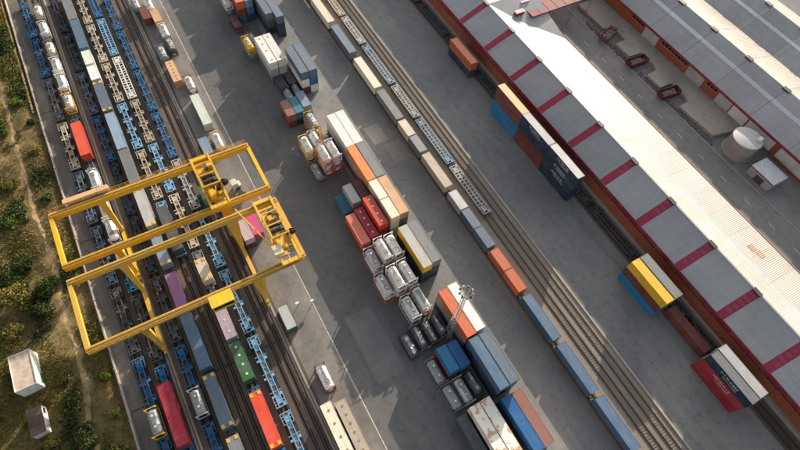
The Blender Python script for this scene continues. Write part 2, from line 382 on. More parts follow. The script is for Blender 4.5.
def scrub(name, mat, n, seed, dens, label, size):
    q = random.Random(seed); lf = MB(); made = 0
    while made < n:
        x = -32.8 - q.random() ** 1.2 * 30; y = 15 + q.random() * 180; d = dens(x, y)
        if q.random() > d: continue
        made += 1; top = 0.25 + d * 1.1; z = hgt(x, y)
        for k in range(5):
            p = Vector((x + q.gauss(0, .3), y + q.gauss(0, .3), z + q.random() * top)); s = q.uniform(*size); u = Vector((q.gauss(0, 1), q.gauss(0, 1), q.gauss(0, .5))).normalized(); v = u.orthogonal().normalized(); v.rotate(Matrix.Rotation(q.random() * 6.28, 3, u))
            lf.poly([p - u * s, p + v * s * .6, p + u * s, p - v * s * .6])
    o = build(lf, name, mat); o['kind'] = 'stuff'; o['label'] = label; o['category'] = 'scrub'
def clear(x, y): return not (on_path(x, y) or (-50.5 < x < -43.5 and 45 < y < 67))
scrub('low_scrub', leaf_dark, 8000, 11, lambda x, y: max(0, min(1, (noise.noise((x * .16, y * .12, 21.0)) + (.12 if x < -40 else -.05)) * 1.8 - .12)) * clear(x, y), 'dark low scrub spreading over the rough land', (.16, .34))
scrub('olive_scrub', leaf_olive, 7000, 12, lambda x, y: max(0, min(1, (noise.noise((x * .13, y * .10, 41.0)) + (.25 if y > 135 else 0)) * 1.8 - .05)) * clear(x, y), 'olive green low scrub spreading over the rough land', (.1, .24))
# ------------------------------------------------------------------ boundary wall on the left, boards beyond it
wt = thing('boundary_wall', 'low pale concrete wall between the rough land and the tracks', 'wall', (-31.5, 0, 0))
mbw = MB(); mbw.box(-.13, .13, 0, 5.94, 0, 1.0); wall_me = mbw.mesh('wall_panel', concrete_pale)
mbc = MB(); mbc.box(-.2, .2, -.16, .16, 0, 1.15); post_me = mbc.mesh('post', concrete)
for i in range(-3, 36):
    link('wall_panel', wall_me, wt, (random.uniform(-.04, .04), i * 6 + .03, 0)); link('post', post_me, wt, (0, i * 6, 0))
wt2 = thing('retaining_kerb', 'weathered tan retaining kerb left of the boundary wall', 'kerb', (-32.7, 0, 0))
mbw = MB(); mbw.box(-.22, .22, 0, 3.9, 0, .75); km = mbw.mesh('kerb_block', path_m)
for i in range(34, 50):
    link('kerb_block', km, wt2, (random.uniform(-.05, .05), i * 4, random.uniform(-.08, .05)))

# ------------------------------------------------------------------ tracks
groove_m = plain('groove', (52, 44, 38), .9, var=.4, scale=.8)
def track(x, y0, y1, paved=False, sm=None):
    t = link('railway_track', None, None, (x, 0, 0)); t['kind'] = 'structure'
    for s in (-.835, .835):
        mb = MB(); mb.box(s - .06, s + .06, y0, y1, .13, .27); mb.box(s - .11, s + .11, y0, y1, .09, .13); build(mb, 'rail', rail_m, t)
        if paved: build(MB().box(s - .38, s + .38, y0, y1, .0, .035), 'rail_bed', groove_m, t)
    if not paved:
        mb = MB(); y = y0
        while y < y1:
            mb.box(-1.3, 1.3, y - .13, y + .13, .0, .1 + random.uniform(-.02, .01)); y += .62
        o = build(mb, 'sleepers', sm, t); o['kind'] = 'stuff'
TX = dict(a=-26.7, b=-23.0, c=-18.0, d=-14.2, e=-10.6, f=-7.1, g=-3.2, h=0.7, m=57.3, n=63.3, p=66.9, r=90.2)
sleeper_d = plain('sleeper_dark', (86, 73, 62), 0.9, var=0.4, scale=4)
for k_, x in TX.items(): track(x, -40, 200, k_ in 'abcdefgh', sleeper_m if k_ in 'mnp' else sleeper_d)
for x in (-21.0, 3.05):
    t = link('crane_rail', None, None, (x, 0, 0)); t['kind'] = 'structure'
    mb = MB(); mb.box(-.5, .5, -30, 200, 0, .16); build(mb, 'rail_beam', concrete, t)
    mb = MB(); mb.box(-.07, .07, -30, 200, .16, .34); build(mb, 'rail', rail_m, t)

# ------------------------------------------------------------------ containers
W = 2.438
def c_frame(L, H):
    def fn():
        mb = MB(); h, w = L / 2, W / 2; p = .15
        for sx in (-1, 1):
            for sy in (-1, 1):
                mb.box(min(sx*w, sx*(w-p)), max(sx*w, sx*(w-p)), min(sy*h, sy*(h-p)), max(sy*h, sy*(h-p)), .12, H - .12)
                for z0 in (0, H - .12):
                    a, b = sorted((sx*(w+.006), sx*(w-.17))); c, d = sorted((sy*(h+.006), sy*(h-.18))); mb.box(a, b, c, d, z0, z0 + .124)
            a, b = sorted((sx*w, sx*(w-.09))); mb.box(a, b, -h+.18, h-.18, H-.09, H-.01); mb.box(a, b, -h+.18, h-.18, .02, .16)
        for sy in (-1, 1):
            a, b = sorted((sy*h, sy*(h-.09))); mb.box(-w+.17, w-.17, a, b, H-.1, H-.01); mb.box(-w+.17, w-.17, a, b, .02, .16)
        mb.box(-w+.1, w-.1, -h+.1, h-.1, .05, .12)
        return mb
    return fn
def c_side(L, H): return lambda: MB().corr((W/2 - .055, -L/2 + .14, .15), (0, 1, 0), (0, 0, H - .23), (1, 0, 0), L - .28, .29, .036)
def c_roof(L, H): return lambda: MB().corr((-W/2 + .08, -L/2 + .08, H - .035), (0, 1, 0), (W - .16, 0, 0), (0, 0, 1), L - .16, .42, .009)
def c_end(L, H): return lambda: MB().corr((-W/2 + .14, L/2 - .05, .15), (1, 0, 0), (0, 0, H - .24), (0, 1, 0), W - .28, .26, .035)
def c_door(L, H):
    def fn():
        mb = MB(); mb.box(0.01, W/2 - .15, -.05, 0, .16, H - .11)
        for z in (.5, 1.0, 1.5, 2.0): mb.box(.1, W/2 - .25, 0, .012, z - .14, z + .14)
        return mb
    return fn
def c_bar(H): return lambda: MB().tube((0, .045, .12), (0, .045, H - .1), .022, seg=6).box(-.02, .3, .02, .05, .95, 1.02)
def letters(L, H, seed, rows_, h=.5, y0=-.3):
    """worn white lettering strokes on the long side"""
    def fn():
        r = random.Random(seed); mb = MB()
        for zr, ya, yb, hh in rows_:
            y = ya
            while y < yb:
                w = hh * r.uniform(.35, .75); x = W/2 - .012
                kind = r.randrange(3); t = hh * .2
                mb.box(x, x + .012, y, y + t, zr, zr + hh)
                if kind: mb.box(x, x + .012, y + t, y + w, zr + hh - t, zr + hh)
                if kind == 1: mb.box(x, x + .012, y + t, y + w, zr, zr + t)
                if kind == 2: mb.box(x, x + .012, y + w - t, y + w, zr, zr + hh * .6)
                y += w + hh * .28
        return mb
    return fn
L20, L30, L40, L45 = 6.058, 9.125, 12.192, 13.716
NAMES = {L20: 'twenty-foot', L30: 'thirty-foot', L40: 'forty-foot', L45: 'extra long'}
CNAME = dict(amber='amber orange', navy='navy', blue='blue', steel='steel blue', ltblue='pale blue', grey='grey', dkgrey='dark grey', ltgrey='light grey', white='white', cream='cream',
    tan='tan', orange='orange', redorange='red orange', crimson='crimson', maroon='maroon', brown='red brown', teal='teal', yellow='yellow', purple='purple',
    mauve='mauve grey', green='green', pink='magenta', brick='brick red', cobalt='cobalt blue', bluegrey='blue grey', mint='pale mint', rosy='rose red', beige='beige')
def container(x, y, z, L, H, c, label, group=None, mat=None, text=None, dots=None, endtabs=None, roofmat=None, rz=None):
    mt = mat or cpaint(c)
    flip = random.random() < .5 if rz is None else rz
    o = thing('shipping_container', label, 'container', (x + random.uniform(-.05, .05), y + random.uniform(-.06, .06), z), random.uniform(-.004, .004), group)
    key = (L, H)
    link('frame', cached(('frame',) + key, mt, c_frame(L, H)), o)
    s1 = link('side_wall', cached(('side_wall',) + key, mt, c_side(L, H)), o); s2 = link('side_wall', s1.data, o, rz=math.pi)
    rf = link('roof', cached(('roof',) + key, roofmat or mt, c_roof(L, H)), o)
    a = math.pi if flip else 0
    link('front_wall', cached(('front_wall',) + key, mt, c_end(L, H)), o, rz=a)
    for k in (0, 1):
        # two leaves, mirrored by a half turn of the mesh data
        dm = cached(('door',) + key + (k,), mt, (lambda k=k: mirror(c_door(L, H)(), k)))
        d = link('door', dm, o, (0, 0, 0), a + math.pi); d.location = Vector((0, L/2 - .03, 0)); d.location.rotate(Matrix.Rotation(a + math.pi, 3, 'Z'))
        for q in (.28, .78):
            link('locking_bar', cached(('locking_bar', H), galv, c_bar(H)), d, ((q if k == 0 else -q), 0, 0))
    if text:
        link('lettering', cached(('lettering', L, H, text), mark_white, letters(L, H, text, [(H*.55, -L*.18, L*.2, .62), (H*.28, -L*.1, L*.22, .36)])), s2)
    if dots:
        for yy in dots:
            mb = lambda: MB().tube((0, 0, 0), (0, 0, .03), .27, seg=12)
            link('roof_marking', cached(('roof_marking',), dots_mat(c), mb), rf, (0.05, yy * L, H - .012))
    if endtabs:
        for sy in (-1, 1):
            for sx in (-1, 1):
                link('lifting_pad', cached(('lifting_pad',), cpaint('yellow'), lambda: MB().box(-.34, .34, -.4, .4, 0, .05)), rf, (sx * .8, sy * (L/2 - .55), H - .008))
    return o
def dots_mat(c): return mark_white if c in ('redorange', 'crimson', 'green', 'orange', 'mauve') else plain('patch_brown', (150, 118, 84), 0.8)
def mirror(mb, k):
    if k:
        mb.v = [(-p, q, r) for p, q, r in mb.v]; mb.f = [f[::-1] for f in mb.f]
    return mb
# tank containers
def tk_frame():
    mb = MB(); h, w, H = L20/2, W/2, 2.59
    for sy in (-1, 1):
        y = sy * (h - .08)
        for sx in (-1, 1):
            mb.bar((sx*(w-.08), y, .1), (sx*(w-.08), y, H-.05), .16)
            mb.bar((sx*(w-.1), y, 1.1), (sx*.5, y, .18), .1); mb.bar((sx*(w-.1), y, H-.8), (sx*.5, y, H-.12), .1)
            for z in (.06, H-.06): mb.box(min(sx*(w+.01), sx*(w-.18)), max(sx*(w+.01), sx*(w-.18)), y-.1, y+.1, z-.06, z+.06)
        mb.bar((-w, y, .12), (w, y, .12), .14); mb.bar((-w, y, H-.08), (w, y, H-.08), .12)
    for sx in (-1, 1):
        mb.bar((sx*(w-.08), -h, .12), (sx*(w-.08), h, .12), .14)
        for y in (-1.5, 0, 1.5): mb.bar((sx*(w-.1), y, .14), (sx*.75, y, .5), .1)
    return mb
def tk_body():
    r, h = 1.09, 2.72
    return MB().lathe([(-h, .001), (-h+.03, .35), (-h+.1, .7), (-h+.22, .95), (-h+.38, r), (-.9, r), (-.88, r+.02), (-.8, r+.02), (-.78, r), (.78, r), (.8, r+.02), (.88, r+.02), (.9, r), (h-.38, r), (h-.22, .95), (h-.1, .7), (h-.03, .35), (h, .001)], 20, 'y', (0, 0, 1.36))
def tk_walk(): return MB().box(-.34, .34, -2.55, .55, 2.47, 2.53).box(-.55, .55, .62, 1.9, 2.44, 2.56)
def tk_hatch(): return MB().tube((0, 0, 2.36), (0, 0, 2.62), .26, seg=10)
def tank(x, y, z, body, fr, label, group=None, walk=None):
    o = thing('tank_container', label, 'tank container', (x + random.uniform(-.05, .05), y + random.uniform(-.06, .06), z), random.choice((0, math.pi)) + random.uniform(-.005, .005), group)
    link('frame', cached(('frame', 'tank'), fr, tk_frame), o)
    t = link('tank', cached(('tank',), body, tk_body, True), o)
    link('walkway', cached(('walkway',), walk or galv, tk_walk), o)
    for yy in (-1.1, 1.25): link('manhole_cover', cached(('manhole_cover',), tank_white if body is not tank_white else galv, tk_hatch), t, (0, yy, .0))
    return o

# ------------------------------------------------------------------ wagons
def wg_frame(L, kind):
    def fn():
        mb = MB(); h = L / 2 - .62; z = 1.0
        if kind == 'spine':
            for s in (-.5, .5): mb.box(s-.1, s+.1, -h+1.8, h-1.8, z-.42, z+.02)
            k = int(L / 1.9)
            for i in range(k + 1):
                y = -h + 2.1 + (2*h - 4.2) * i / k; wd = 1.28 if i % 3 == 1 else .5; mb.box(-wd, wd, y-.07, y+.07, z-.22, z + .04)
            for i in range(k):
                y0 = -h + 2.1 + (2*h - 4.2) * i / k; y1 = -h + 2.1 + (2*h - 4.2) * (i+1) / k
                if i % 3 == 2: mb.bar((-.45, y0, z-.05), (.45, y1, z-.05), .08)
                if i % 2 == 0: mb.box(-.4, .4, y0 + .1, y1 - .1, z-.3, z-.24)
                if i % 3 == 0: mb.box(.62, 1.2, (y0 + y1) / 2 - .35, (y0 + y1) / 2 + .35, z-.3, z-.02); mb.box(-1.2, -.62, y0 + .2, y0 + .7, z-.3, z-.02)
        else:
            for s in (-1.1, 1.1): mb.box(s-.11, s+.11, -h+1.8, h-1.8, z-.42, z+.02)
            k = int(L / 1.5)
            for i in range(k + 1):
                y = -h + 2.1 + (2*h - 4.2) * i / k; mb.box(-1.0, 1.0, y-.09, y+.09, z-.2, z - .02)
            for i in range(0, k, 2):
                y0 = -h + 2.1 + (2*h - 4.2) * i / k; y1 = -h + 2.1 + (2*h - 4.2) * (i + 1) / k; mb.bar((-.95, y0, z-.1), (.95, y1, z-.1), .1)
            mb.box(-.16, .16, -h+1.8, h-1.8, z-.3, z-.04)
        for sy in (-1, 1):
            for a in (-1.2, 1.06): mb.box(a, a + .14, *sorted((sy*(h-.2), sy*(h-2.5))), z-.26, z+.03)
            mb.box(-1.25, 1.25, *sorted((sy*h, sy*(h-.2))), z-.42, z+.05); mb.box(-.62, .62, *sorted((sy*(h-.8), sy*(h-2.3))), z-.25, z-.04); mb.box(.62, 1.1, *sorted((sy*(h-.2), sy*(h-.75))), z-.2, z-.03)
            for q in (.75, 1.35, 2.4): mb.box(-1.1, 1.1, *sorted((sy*(h-q), sy*(h-q-.12))), z-.2, z)
            for a in (-.52, .52): mb.box(a-.09, a+.09, *sorted((sy*(h-.2), sy*(h-1.8))), z-.3, z+.01)
        return mb
    return fn
def wg_bogie():
    mb = MB()
    for s in (-1, 1):
        mb.box(s*.98-.07, s*.98+.07, -1.35, 1.35, .36, .62)
        for y in (-.9, .9): mb.tube((s*.835-.06, y, .6), (s*.835+.06, y, .6), .44, seg=12)
    for y in (-.9, .9): mb.tube((-.8, y, .6), (.8, y, .6), .09, seg=6)
    mb.box(-.95, .95, -.2, .2, .42, .66); return mb
def wg_buffer(): return MB().tube((0, 0, 0), (0, .42, 0), .1, seg=8).tube((0, .42, 0), (0, .5, 0), .23, seg=10)
def wagon(x, yc, L, c, kind, label, group=None):
    mt = paint('wagon' + c, COL[c] if c in COL else (60, 60, 60), .35, .6, .7)
    o = thing('flat_wagon', label, 'wagon', (x, yc, .18), 0, group)
    link('underframe', cached(('underframe', L, kind), mt, wg_frame(L, kind)), o)
    for s in (-1, 1):
        link('bogie', cached(('bogie',), steel_dark, wg_bogie), o, (0, s * (L/2 - 2.3), -.04))
        for q in (-.87, .87): link('buffer', cached(('buffer',), steel_dark, wg_buffer), o, (q, s * (L/2 - .62), .72), 0 if s > 0 else math.pi)
    return o
def rake(tr, phrase, joints, cols, kinds='spine', short=None):
    """wagons between successive joints along one track"""
    x = TX[tr]
    for i in range(len(joints) - 1):
        L = round((joints[i] - joints[i+1]) * 2) / 2; c = cols[min(i, len(cols) - 1)]; kd = kinds if isinstance(kinds, str) else kinds[min(i, len(kinds)-1)]
        cn = {'wagonblue': 'bright blue', 'paleblue': 'pale blue', 'beige': 'beige', 'ltgrey': 'light grey', 'grey': 'grey', 'dkgrey': 'dark grey', 'navy': 'dark blue', 'bluegrey': 'blue grey', 'white': 'white', 'muted': 'dull blue'}[c]
        wagon(x, (joints[i] + joints[i+1]) / 2, L, c, kd, f'{cn} flat wagon, {ORD[i]} from top on {phrase}', 'flat wagons on ' + phrase)
J = lambda top, n, p=18.6: [top - i * p for i in range(n)]
PH = dict(a='the track beside the wall', b='second track from the wall', c='third track from the wall', d='fourth track from the wall',
          e='fifth track from the wall', f='sixth track from the wall', g='seventh track from the wall',
          m='the mid-yard train', n='track right of mid-yard train', r='the siding against the warehouse')
rake('a', PH['a'], J(184.9, 10), ['wagonblue', 'wagonblue', 'grey', 'beige', 'bluegrey', 'bluegrey', 'dkgrey', 'wagonblue', 'wagonblue'])
rake('b', PH['b'], J(181, 10), ['dkgrey', 'dkgrey', 'dkgrey', 'grey', 'wagonblue', 'wagonblue', 'dkgrey', 'wagonblue', 'wagonblue'])
rake('c', PH['c'], J(183.4, 10), ['navy', 'navy', 'bluegrey', 'wagonblue', 'navy', 'navy', 'dkgrey', 'wagonblue', 'wagonblue'])
rake('d', PH['d'], J(184, 10, 18.9), ['dkgrey', 'navy', 'dkgrey', 'navy', 'dkgrey', 'dkgrey', 'dkgrey', 'navy', 'dkgrey'])
rake('e', PH['e'], [184.8, 166, 147, 129.2, 110.4, 92, 73.4], ['beige', 'beige', 'beige', 'paleblue', 'beige', 'paleblue'])
rake('f', PH['f'], [186, 167.6, 148.5, 129.1, 111.1, 92.8, 74.2, 55.5, 37, 18.5], ['wagonblue', 'paleblue', 'white', 'beige', 'paleblue', 'beige', 'grey', 'wagonblue', 'wagonblue'], ['ladder', 'ladder', 'ladder', 'spine'])
rake('g', PH['g'], [177.9, 159.3, 140.5, 121.8, 103.4, 84.9, 66.4, 47.8, 29.2, 10.6], ['wagonblue', 'wagonblue', 'wagonblue', 'wagonblue', 'ltgrey', 'paleblue', 'paleblue', 'paleblue', 'paleblue'])
rake('m', PH['m'], [148, 132, 116, 100.6, 87, 73.5, 60, 40.3, 26.5, 13, -.6, -14], ['dkgrey'], 'ladder')
rake('n', PH['n'], [151.6, 136.6, 121.6, 102, 87, 68.1, 49.6], ['beige', 'ltgrey', 'muted', 'ltgrey', 'muted', 'ltgrey'], 'ladder')
rake('r', PH['r'], J(151, 10), ['dkgrey'], 'ladder')

def load(tr, phrase, items, deck=1.24):
    for i, it in enumerate(items):
        kind, yc = it[0], it[1]; x = TX[tr]
        if kind == 'tank':
            body, fr, cn = it[2], it[3], it[4]
            tank(x, yc, deck, body, fr, f'{cn}, {ORD[i]} load from top on {phrase}', 'loads on ' + phrase)
        else:
            L, c = it[2], it[3]; kw = it[4] if len(it) > 4 else {}
            container(x, yc, deck, L, kw.pop('H', 2.591), c, f'{CNAME[c]} {NAMES[L]} container, {ORD[i]} load from top on {phrase}', 'loads on ' + phrase, **kw)
gf, wf, yf, df, bf = cpaint('grey'), cpaint('white'), cpaint('yellow'), cpaint('dkgrey'), cpaint('brown')
load('a', PH['a'], [('tank', 38.6, tank_grey, yf, 'yellow framed grey tank container')])
load('b', PH['b'], [('tank', 175.3, tank_cream, gf, 'cream tank container'), ('tank', 166.6, tank_white, wf, 'white tank container'), ('tank', 157, tank_cream, gf, 'cream tank container'),
    ('tank', 149.4, tank_white, wf, 'white tank container'), ('tank', 141.8, tank_white, wf, 'white tank container'), ('tank', 133.4, tank_cream, yf, 'dirty cream tank container'),
    ('box', 118.3, L40, 'redorange'), ('tank', 104, tank_white, wf, 'white tank container'), ('tank', 94, tank_white, wf, 'white tank container'), ('tank', 87.2, tank_white, wf, 'white tank container'),
    ('tank', 79.3, tank_white, gf, 'white tank container'), ('box', 38.4, L45, 'crimson')])
load('c', PH['c'], [('tank', 38.4, tank_grey, wf, 'silver tank container')])
load('d', PH['d'], [('box', 172.6, L40, 'grey'), ('box', 159.3, L45, 'steel'), ('box', 148.1, L20, 'mint'), ('box', 141.2, L20, 'white'), ('box', 131, L40, 'bluegrey', dict(endtabs=1)),
    ('box', 117, L45, 'ltblue'), ('box', 103.6, L40, 'grey'), ('box', 89.7, L40, 'ltgrey', dict(endtabs=1)), ('box', 76.4, L30, 'ltblue', dict(endtabs=1)), ('box', 64.6, L30, 'purple'),
    ('box', 51, L45, 'steel'), ('box', 36.6, L40, 'bluegrey', dict(endtabs=1)), ('box', 22.6, L40, 'grey', dict(endtabs=1))])
load('e', PH['e'], [('box', 84.9, L20, 'dkgrey'), ('box', 77.4, L20, 'dkgrey')])
load('f', PH['f'], [('box', 66.6, L20, 'cream', dict(endtabs=1)), ('box', 54, L40, 'mauve', dict(dots=(-.36, -.12, .12, .36))), ('box', 42.1, L30, 'green', dict(dots=(-.35, -.1, .14, .36))), ('box', 28.6, L40, 'redorange', dict(endtabs=1))])
wagon(TX['h'], 85.5, 13.0, 'dkgrey', 'ladder', 'dark grey flat wagon under the green container by the crane trolley')
container(TX['h'] - .3, 86.6, 1.24, L20, 2.591, 'green', 'green container half hidden under the upper crane trolley')
load('m', PH['m'], [('box', 153.5, L40, 'grey'), ('box', 139.6, L45, 'cream'), ('box', 123.9, L45, 'bluegrey'), ('box', 107.6, L45, 'cream'), ('box', 93.3, L40, 'grey'),
    ('box', 83.3, L20, 'beige'), ('box', 76.9, L20, 'grey'), ('box', 66.9, L40, 'beige'), ('box', 56.0, L20, 'ltgrey'), ('box', 49.7, L20, 'bluegrey'), ('box', 43.4, L20, 'bluegrey'),
    ('box', 36.4, L20, 'orange'), ('box', 30.1, L20, 'orange'), ('box', 19.6, L40, 'steel'), ('box', 6.2, L40, 'steel'), ('box', -7.4, L40, 'steel'), ('box', -21, L40, 'steel')], deck=1.22)

# ------------------------------------------------------------------ stacks standing on the pavement
LEV = {1: ['lone'], 2: ['lower', 'upper'], 3: ['bottom', 'middle', 'top'], 4: ['bottom', 'lower middle', 'upper middle', 'top']}
def stack(where, x, y, L, layers, H=2.591, top=None, group='stacked containers in the yard', rz=None, text=None):
    n = len(layers)
    for i, c in enumerate(layers):
        kw = dict(top) if (top and i == n - 1) else {}
        z = i * (H + .012) + .012
        lab = (f'{CNAME[c]} container {where}' if n == 1 else f'{CNAME[c]} container, {LEV[n][i]} in stack {where}')
        if text and i in text: kw['text'] = text[i]
        container(x, y, z, L, H, c, lab, group, rz=rz, **kw)
X1, X2 = 38.6, 41.2; HC = 2.896; HM = 2.7
SB = 'in the main block, '
stack('topmost of the main block, left row', 39.4, 145.6, L40, ['navy', 'dkgrey', 'bluegrey'], 2.591, rz=True)
stack('topmost of the main block, right row', 42.0, 142.8, L40, ['navy', 'navy', 'bluegrey'], 2.591, rz=True)
stack('second along the main block, left row', X1, 116.6, L40, ['brown', 'white', 'bluegrey'], HC, rz=True)
stack('second along the main block, right row', X2, 116.6, L40, ['white', 'blue', 'bluegrey'], HC, rz=True)
stack('beside the yellow framed tanks, left row', X1, 87.4, L40, ['grey', 'ltgrey', 'white'], HM)
stack('beside the yellow framed tanks, right row', X2, 87.4, L40, ['grey', 'ltgrey', 'white'], HM)
stack('beside the three-high white tanks, left row', X1, 75.2, L40, ['brown', 'ltgrey', 'amber'], HM)
stack('beside the three-high white tanks, right row', X2, 75.2, L40, ['navy', 'brown', 'grey'], HM)
stack('beside the red containers, nearer the top', X1, 65.8, L20, ['grey', 'ltgrey', 'cream'], HM)
stack('beside the red containers, nearer the bottom', X1, 59.6, L20, ['ltgrey', 'white', 'cream'], HM)
stack('beside the red containers, right row', X2, 62.7, L40, ['navy', 'dkgrey', 'tan'], HM)
stack('right of the white tank rows, yellow edged', X1, 47.2, L40, ['navy', 'navy', 'yellow'], HC, top=dict(roofmat=cpaint('ltgrey')), rz=True)
stack('right of the white tank rows, dark end', X2, 47.5, L40, ['navy', 'dkgrey', 'grey'], HC, rz=True)
stack('under the lattice mast, left row', X1, 28.5, L40, ['navy', 'grey', 'orange'], HC)
stack('under the lattice mast, right row', X2, 28.7, L40, ['grey', 'brown', 'white'], HC)
stack('right of the blue twenty-foot pair, left row', X1, 15.8, L40, ['navy', 'navy', 'steel'], HC)
stack('right of the blue twenty-foot pair, right row', X2, 15.8, L40, ['navy', 'grey', 'bluegrey'], HC)
stack('beside the rusty cream pair, left row', 38.9, 2.4, L40, ['navy', 'cobalt'])
stack('beside the rusty cream pair, right row', 41.5, 2.4, L40, ['grey', 'brick'])
# the block goes on just beyond the top of the picture (its shadow shows on the apron)
for i_, (yy0, cl, cr_) in enumerate(((160.2, 'grey', 'steel'), (174.4, 'brown', 'ltgrey'), (188.6, 'navy', 'tan'))):
    stack(f'beyond the top edge, left row, {ORD[i_]}', X1, yy0, L40, ['navy', 'grey', cl], HC)
    stack(f'beyond the top edge, right row, {ORD[i_]}', X2, yy0, L40, ['grey', 'navy', cr_], HC)
# left cluster of the block
g2 = 'smaller stacks left of the main block'
stack('with an orange roof at the top edge', 33.3, 151.2, L20, ['teal', 'brown', 'orange'], group=g2)
stack('with a pale blue roof at the top edge', 36.0, 151.0, L20, ['navy', 'blue', 'ltblue'], group=g2)
stack('below the white tanks at the top edge', 30.2, 146.9, L20, ['maroon'], group=g2)
PW = paint('whitepatch', (226, 222, 210), .12)
stack('left of two with brown roof patches', 32.4, 125.0, L40, ['grey', 'ltgrey', 'white'], group=g2, top=dict(dots=(-.4, -.05, .2, .4)))
stack('right of two with brown roof patches', 35.05, 125.0, L40, ['grey', 'ltgrey', 'white'], group=g2, top=dict(dots=(-.4, .38)))
stack('below the left brown patched white container', 32.9, 116.7, L20, ['dkgrey'], group=g2)
stack('below the right brown patched white container', 35.8, 117.0, L20, ['dkgrey'], group=g2)
stack('with a faded red brown roof', 29.9, 103.3, L20, ['brown', 'brick'], group=g2)
stack('between the red brown and light grey ones', 32.5, 103.4, L20, ['navy', 'teal'], group=g2)
stack('right of the teal one', 35.2, 104.6, L20, ['navy', 'ltblue'], group=g2)
stack('right of the light grey twenty-foot one', 35.7, 69.7, L20, ['brown', 'maroon'], group=g2)
stack('between the blue and maroon ones', 33.0, 69.4, L20, ['crimson', 'ltgrey'], group=g2)
stack('left of the light grey twenty-foot one', 30.4, 69.0, L20, ['teal'], group=g2)
stack('leftmost of the three red ones', 29.7, 59.3, L30, ['brown', 'rosy'], group=g2)
stack('middle of the three red ones', 32.4, 60.1, L30, ['brown', 'crimson'], group=g2, top=dict(dots=(-.35, -.1, .14, .36)))
stack('right of the three red ones', 35.3, 61.0, L30, ['brown', 'crimson', 'redorange'], 2.4, group=g2, top=dict(dots=(-.38, -.12, .14, .38)))
stack('left one of the blue twenty-foot pair', 32.3, 21.2, L20, ['crimson', 'blue'], group=g2)
stack('right one of the blue twenty-foot pair', 34.9, 21.0, L20, ['navy', 'cobalt'], group=g2)
stack('left of the rusty cream pair', 28.9, 3.9, L40, ['dkgrey'], group=g2)
stack('left of the rusty cream pair of roofs', 31.9, 4.1, L40, ['grey', 'cream'], group=g2, top=dict(mat=cream_rust))
stack('right of the rusty cream pair of roofs', 34.6, 4.2, L40, ['grey', 'cream'], group=g2, top=dict(mat=cream_rust))
def tstack(where, x, y, layers):
    n = len(layers)
    for i, (b, f, cn) in enumerate(layers):
        lab = f'{cn} {where}' if n == 1 else f'{cn}, {LEV[n][i]}, {where}'
        tank(x, y, .012 + i * 2.61, b, f, lab, 'tank containers stacked in the yard')
wh = (tank_white, wf, 'white tank container'); wm = (tank_white, cpaint('rosy'), 'red framed white tank container'); sv = (tank_grey, gf, 'silver tank container')
dk = (tank_dark, df, 'dark grey tank container'); yw = (tank_white, yf, 'yellow framed white tank container'); yg = (tank_grey, yf, 'yellow framed grey tank container'); gw = (paint('tankpale', (212, 211, 208), .1, .5, .4), wf, 'white framed pale tank container')
yy_ = (paint('tankyellow', (222, 176, 40), .15, .4), yf, 'yellow tank container')
tstack('at the top edge of the photo', 30.6, 155.6, [sv, wh])
tstack('left of the patched white containers', 29.7, 133.3, [sv, yy_])
tstack('behind the yellow tank', 32.4, 137.2, [sv])
tstack('above the teal container', 33.1, 110.3, [sv])
tstack('above the light blue twenty-foot roof', 35.9, 111.2, [sv])
tstack('standing alone below the teal container', 34.2, 96.8, [yg, yg])
tstack('beside the white forty-foot roofs', 35.9, 90.2, [yg])
tstack('left in the pair below the teal container', 29.4, 89.6, [yw, yw])
tstack('right in the pair below the teal container', 32.3, 90.1, [yw, wh])
tstack('left in the three-high tank pair', 31.6, 82.9, [wm, wm, wm])
tstack('right in the three-high tank pair', 34.4, 83.2, [wm, wm, wh])
tstack('low and left of the three-high tanks', 28.9, 82.0, [sv])
tstack('left in first tank row below red containers', 29.3, 50.6, [wm, gw])
tstack('middle in first tank row below red containers', 32.0, 50.7, [wm, wm, wh])
tstack('right in first tank row below red containers', 34.8, 50.5, [wm, wh, wh])
tstack('left in second tank row below red containers', 28.5, 43.4, [wm, gw])
tstack('middle in second tank row below red containers', 31.3, 42.9, [wm, gw, wh])
tstack('right in second tank row below red containers', 34.2, 43.0, [wm, wm, gw])
tstack('left in the white tank pair near the mast', 31.2, 35.7, [gw, gw])
tstack('right in the white tank pair near the mast', 34.5, 36.6, [wm, wh])
for i, x in enumerate((27.1, 29.9, 32.7, 35.4)):
    tstack(f'near the mast, {ORD[i]} from the left in its row', x, 28.7 + i * .25, [dk if i in (0, 2) else (tank_dark, gf, 'grey framed dark tank container')])
tstack('left of the blue twenty-foot pair', 29.4, 20.6, [sv])
for i, x in enumerate((29.6, 32.5, 35.4)):
    tstack(f'below the blue pair, {ORD[i]} from the left', x, 14.2 + i * .1, [[sv, gw, dk][i]])

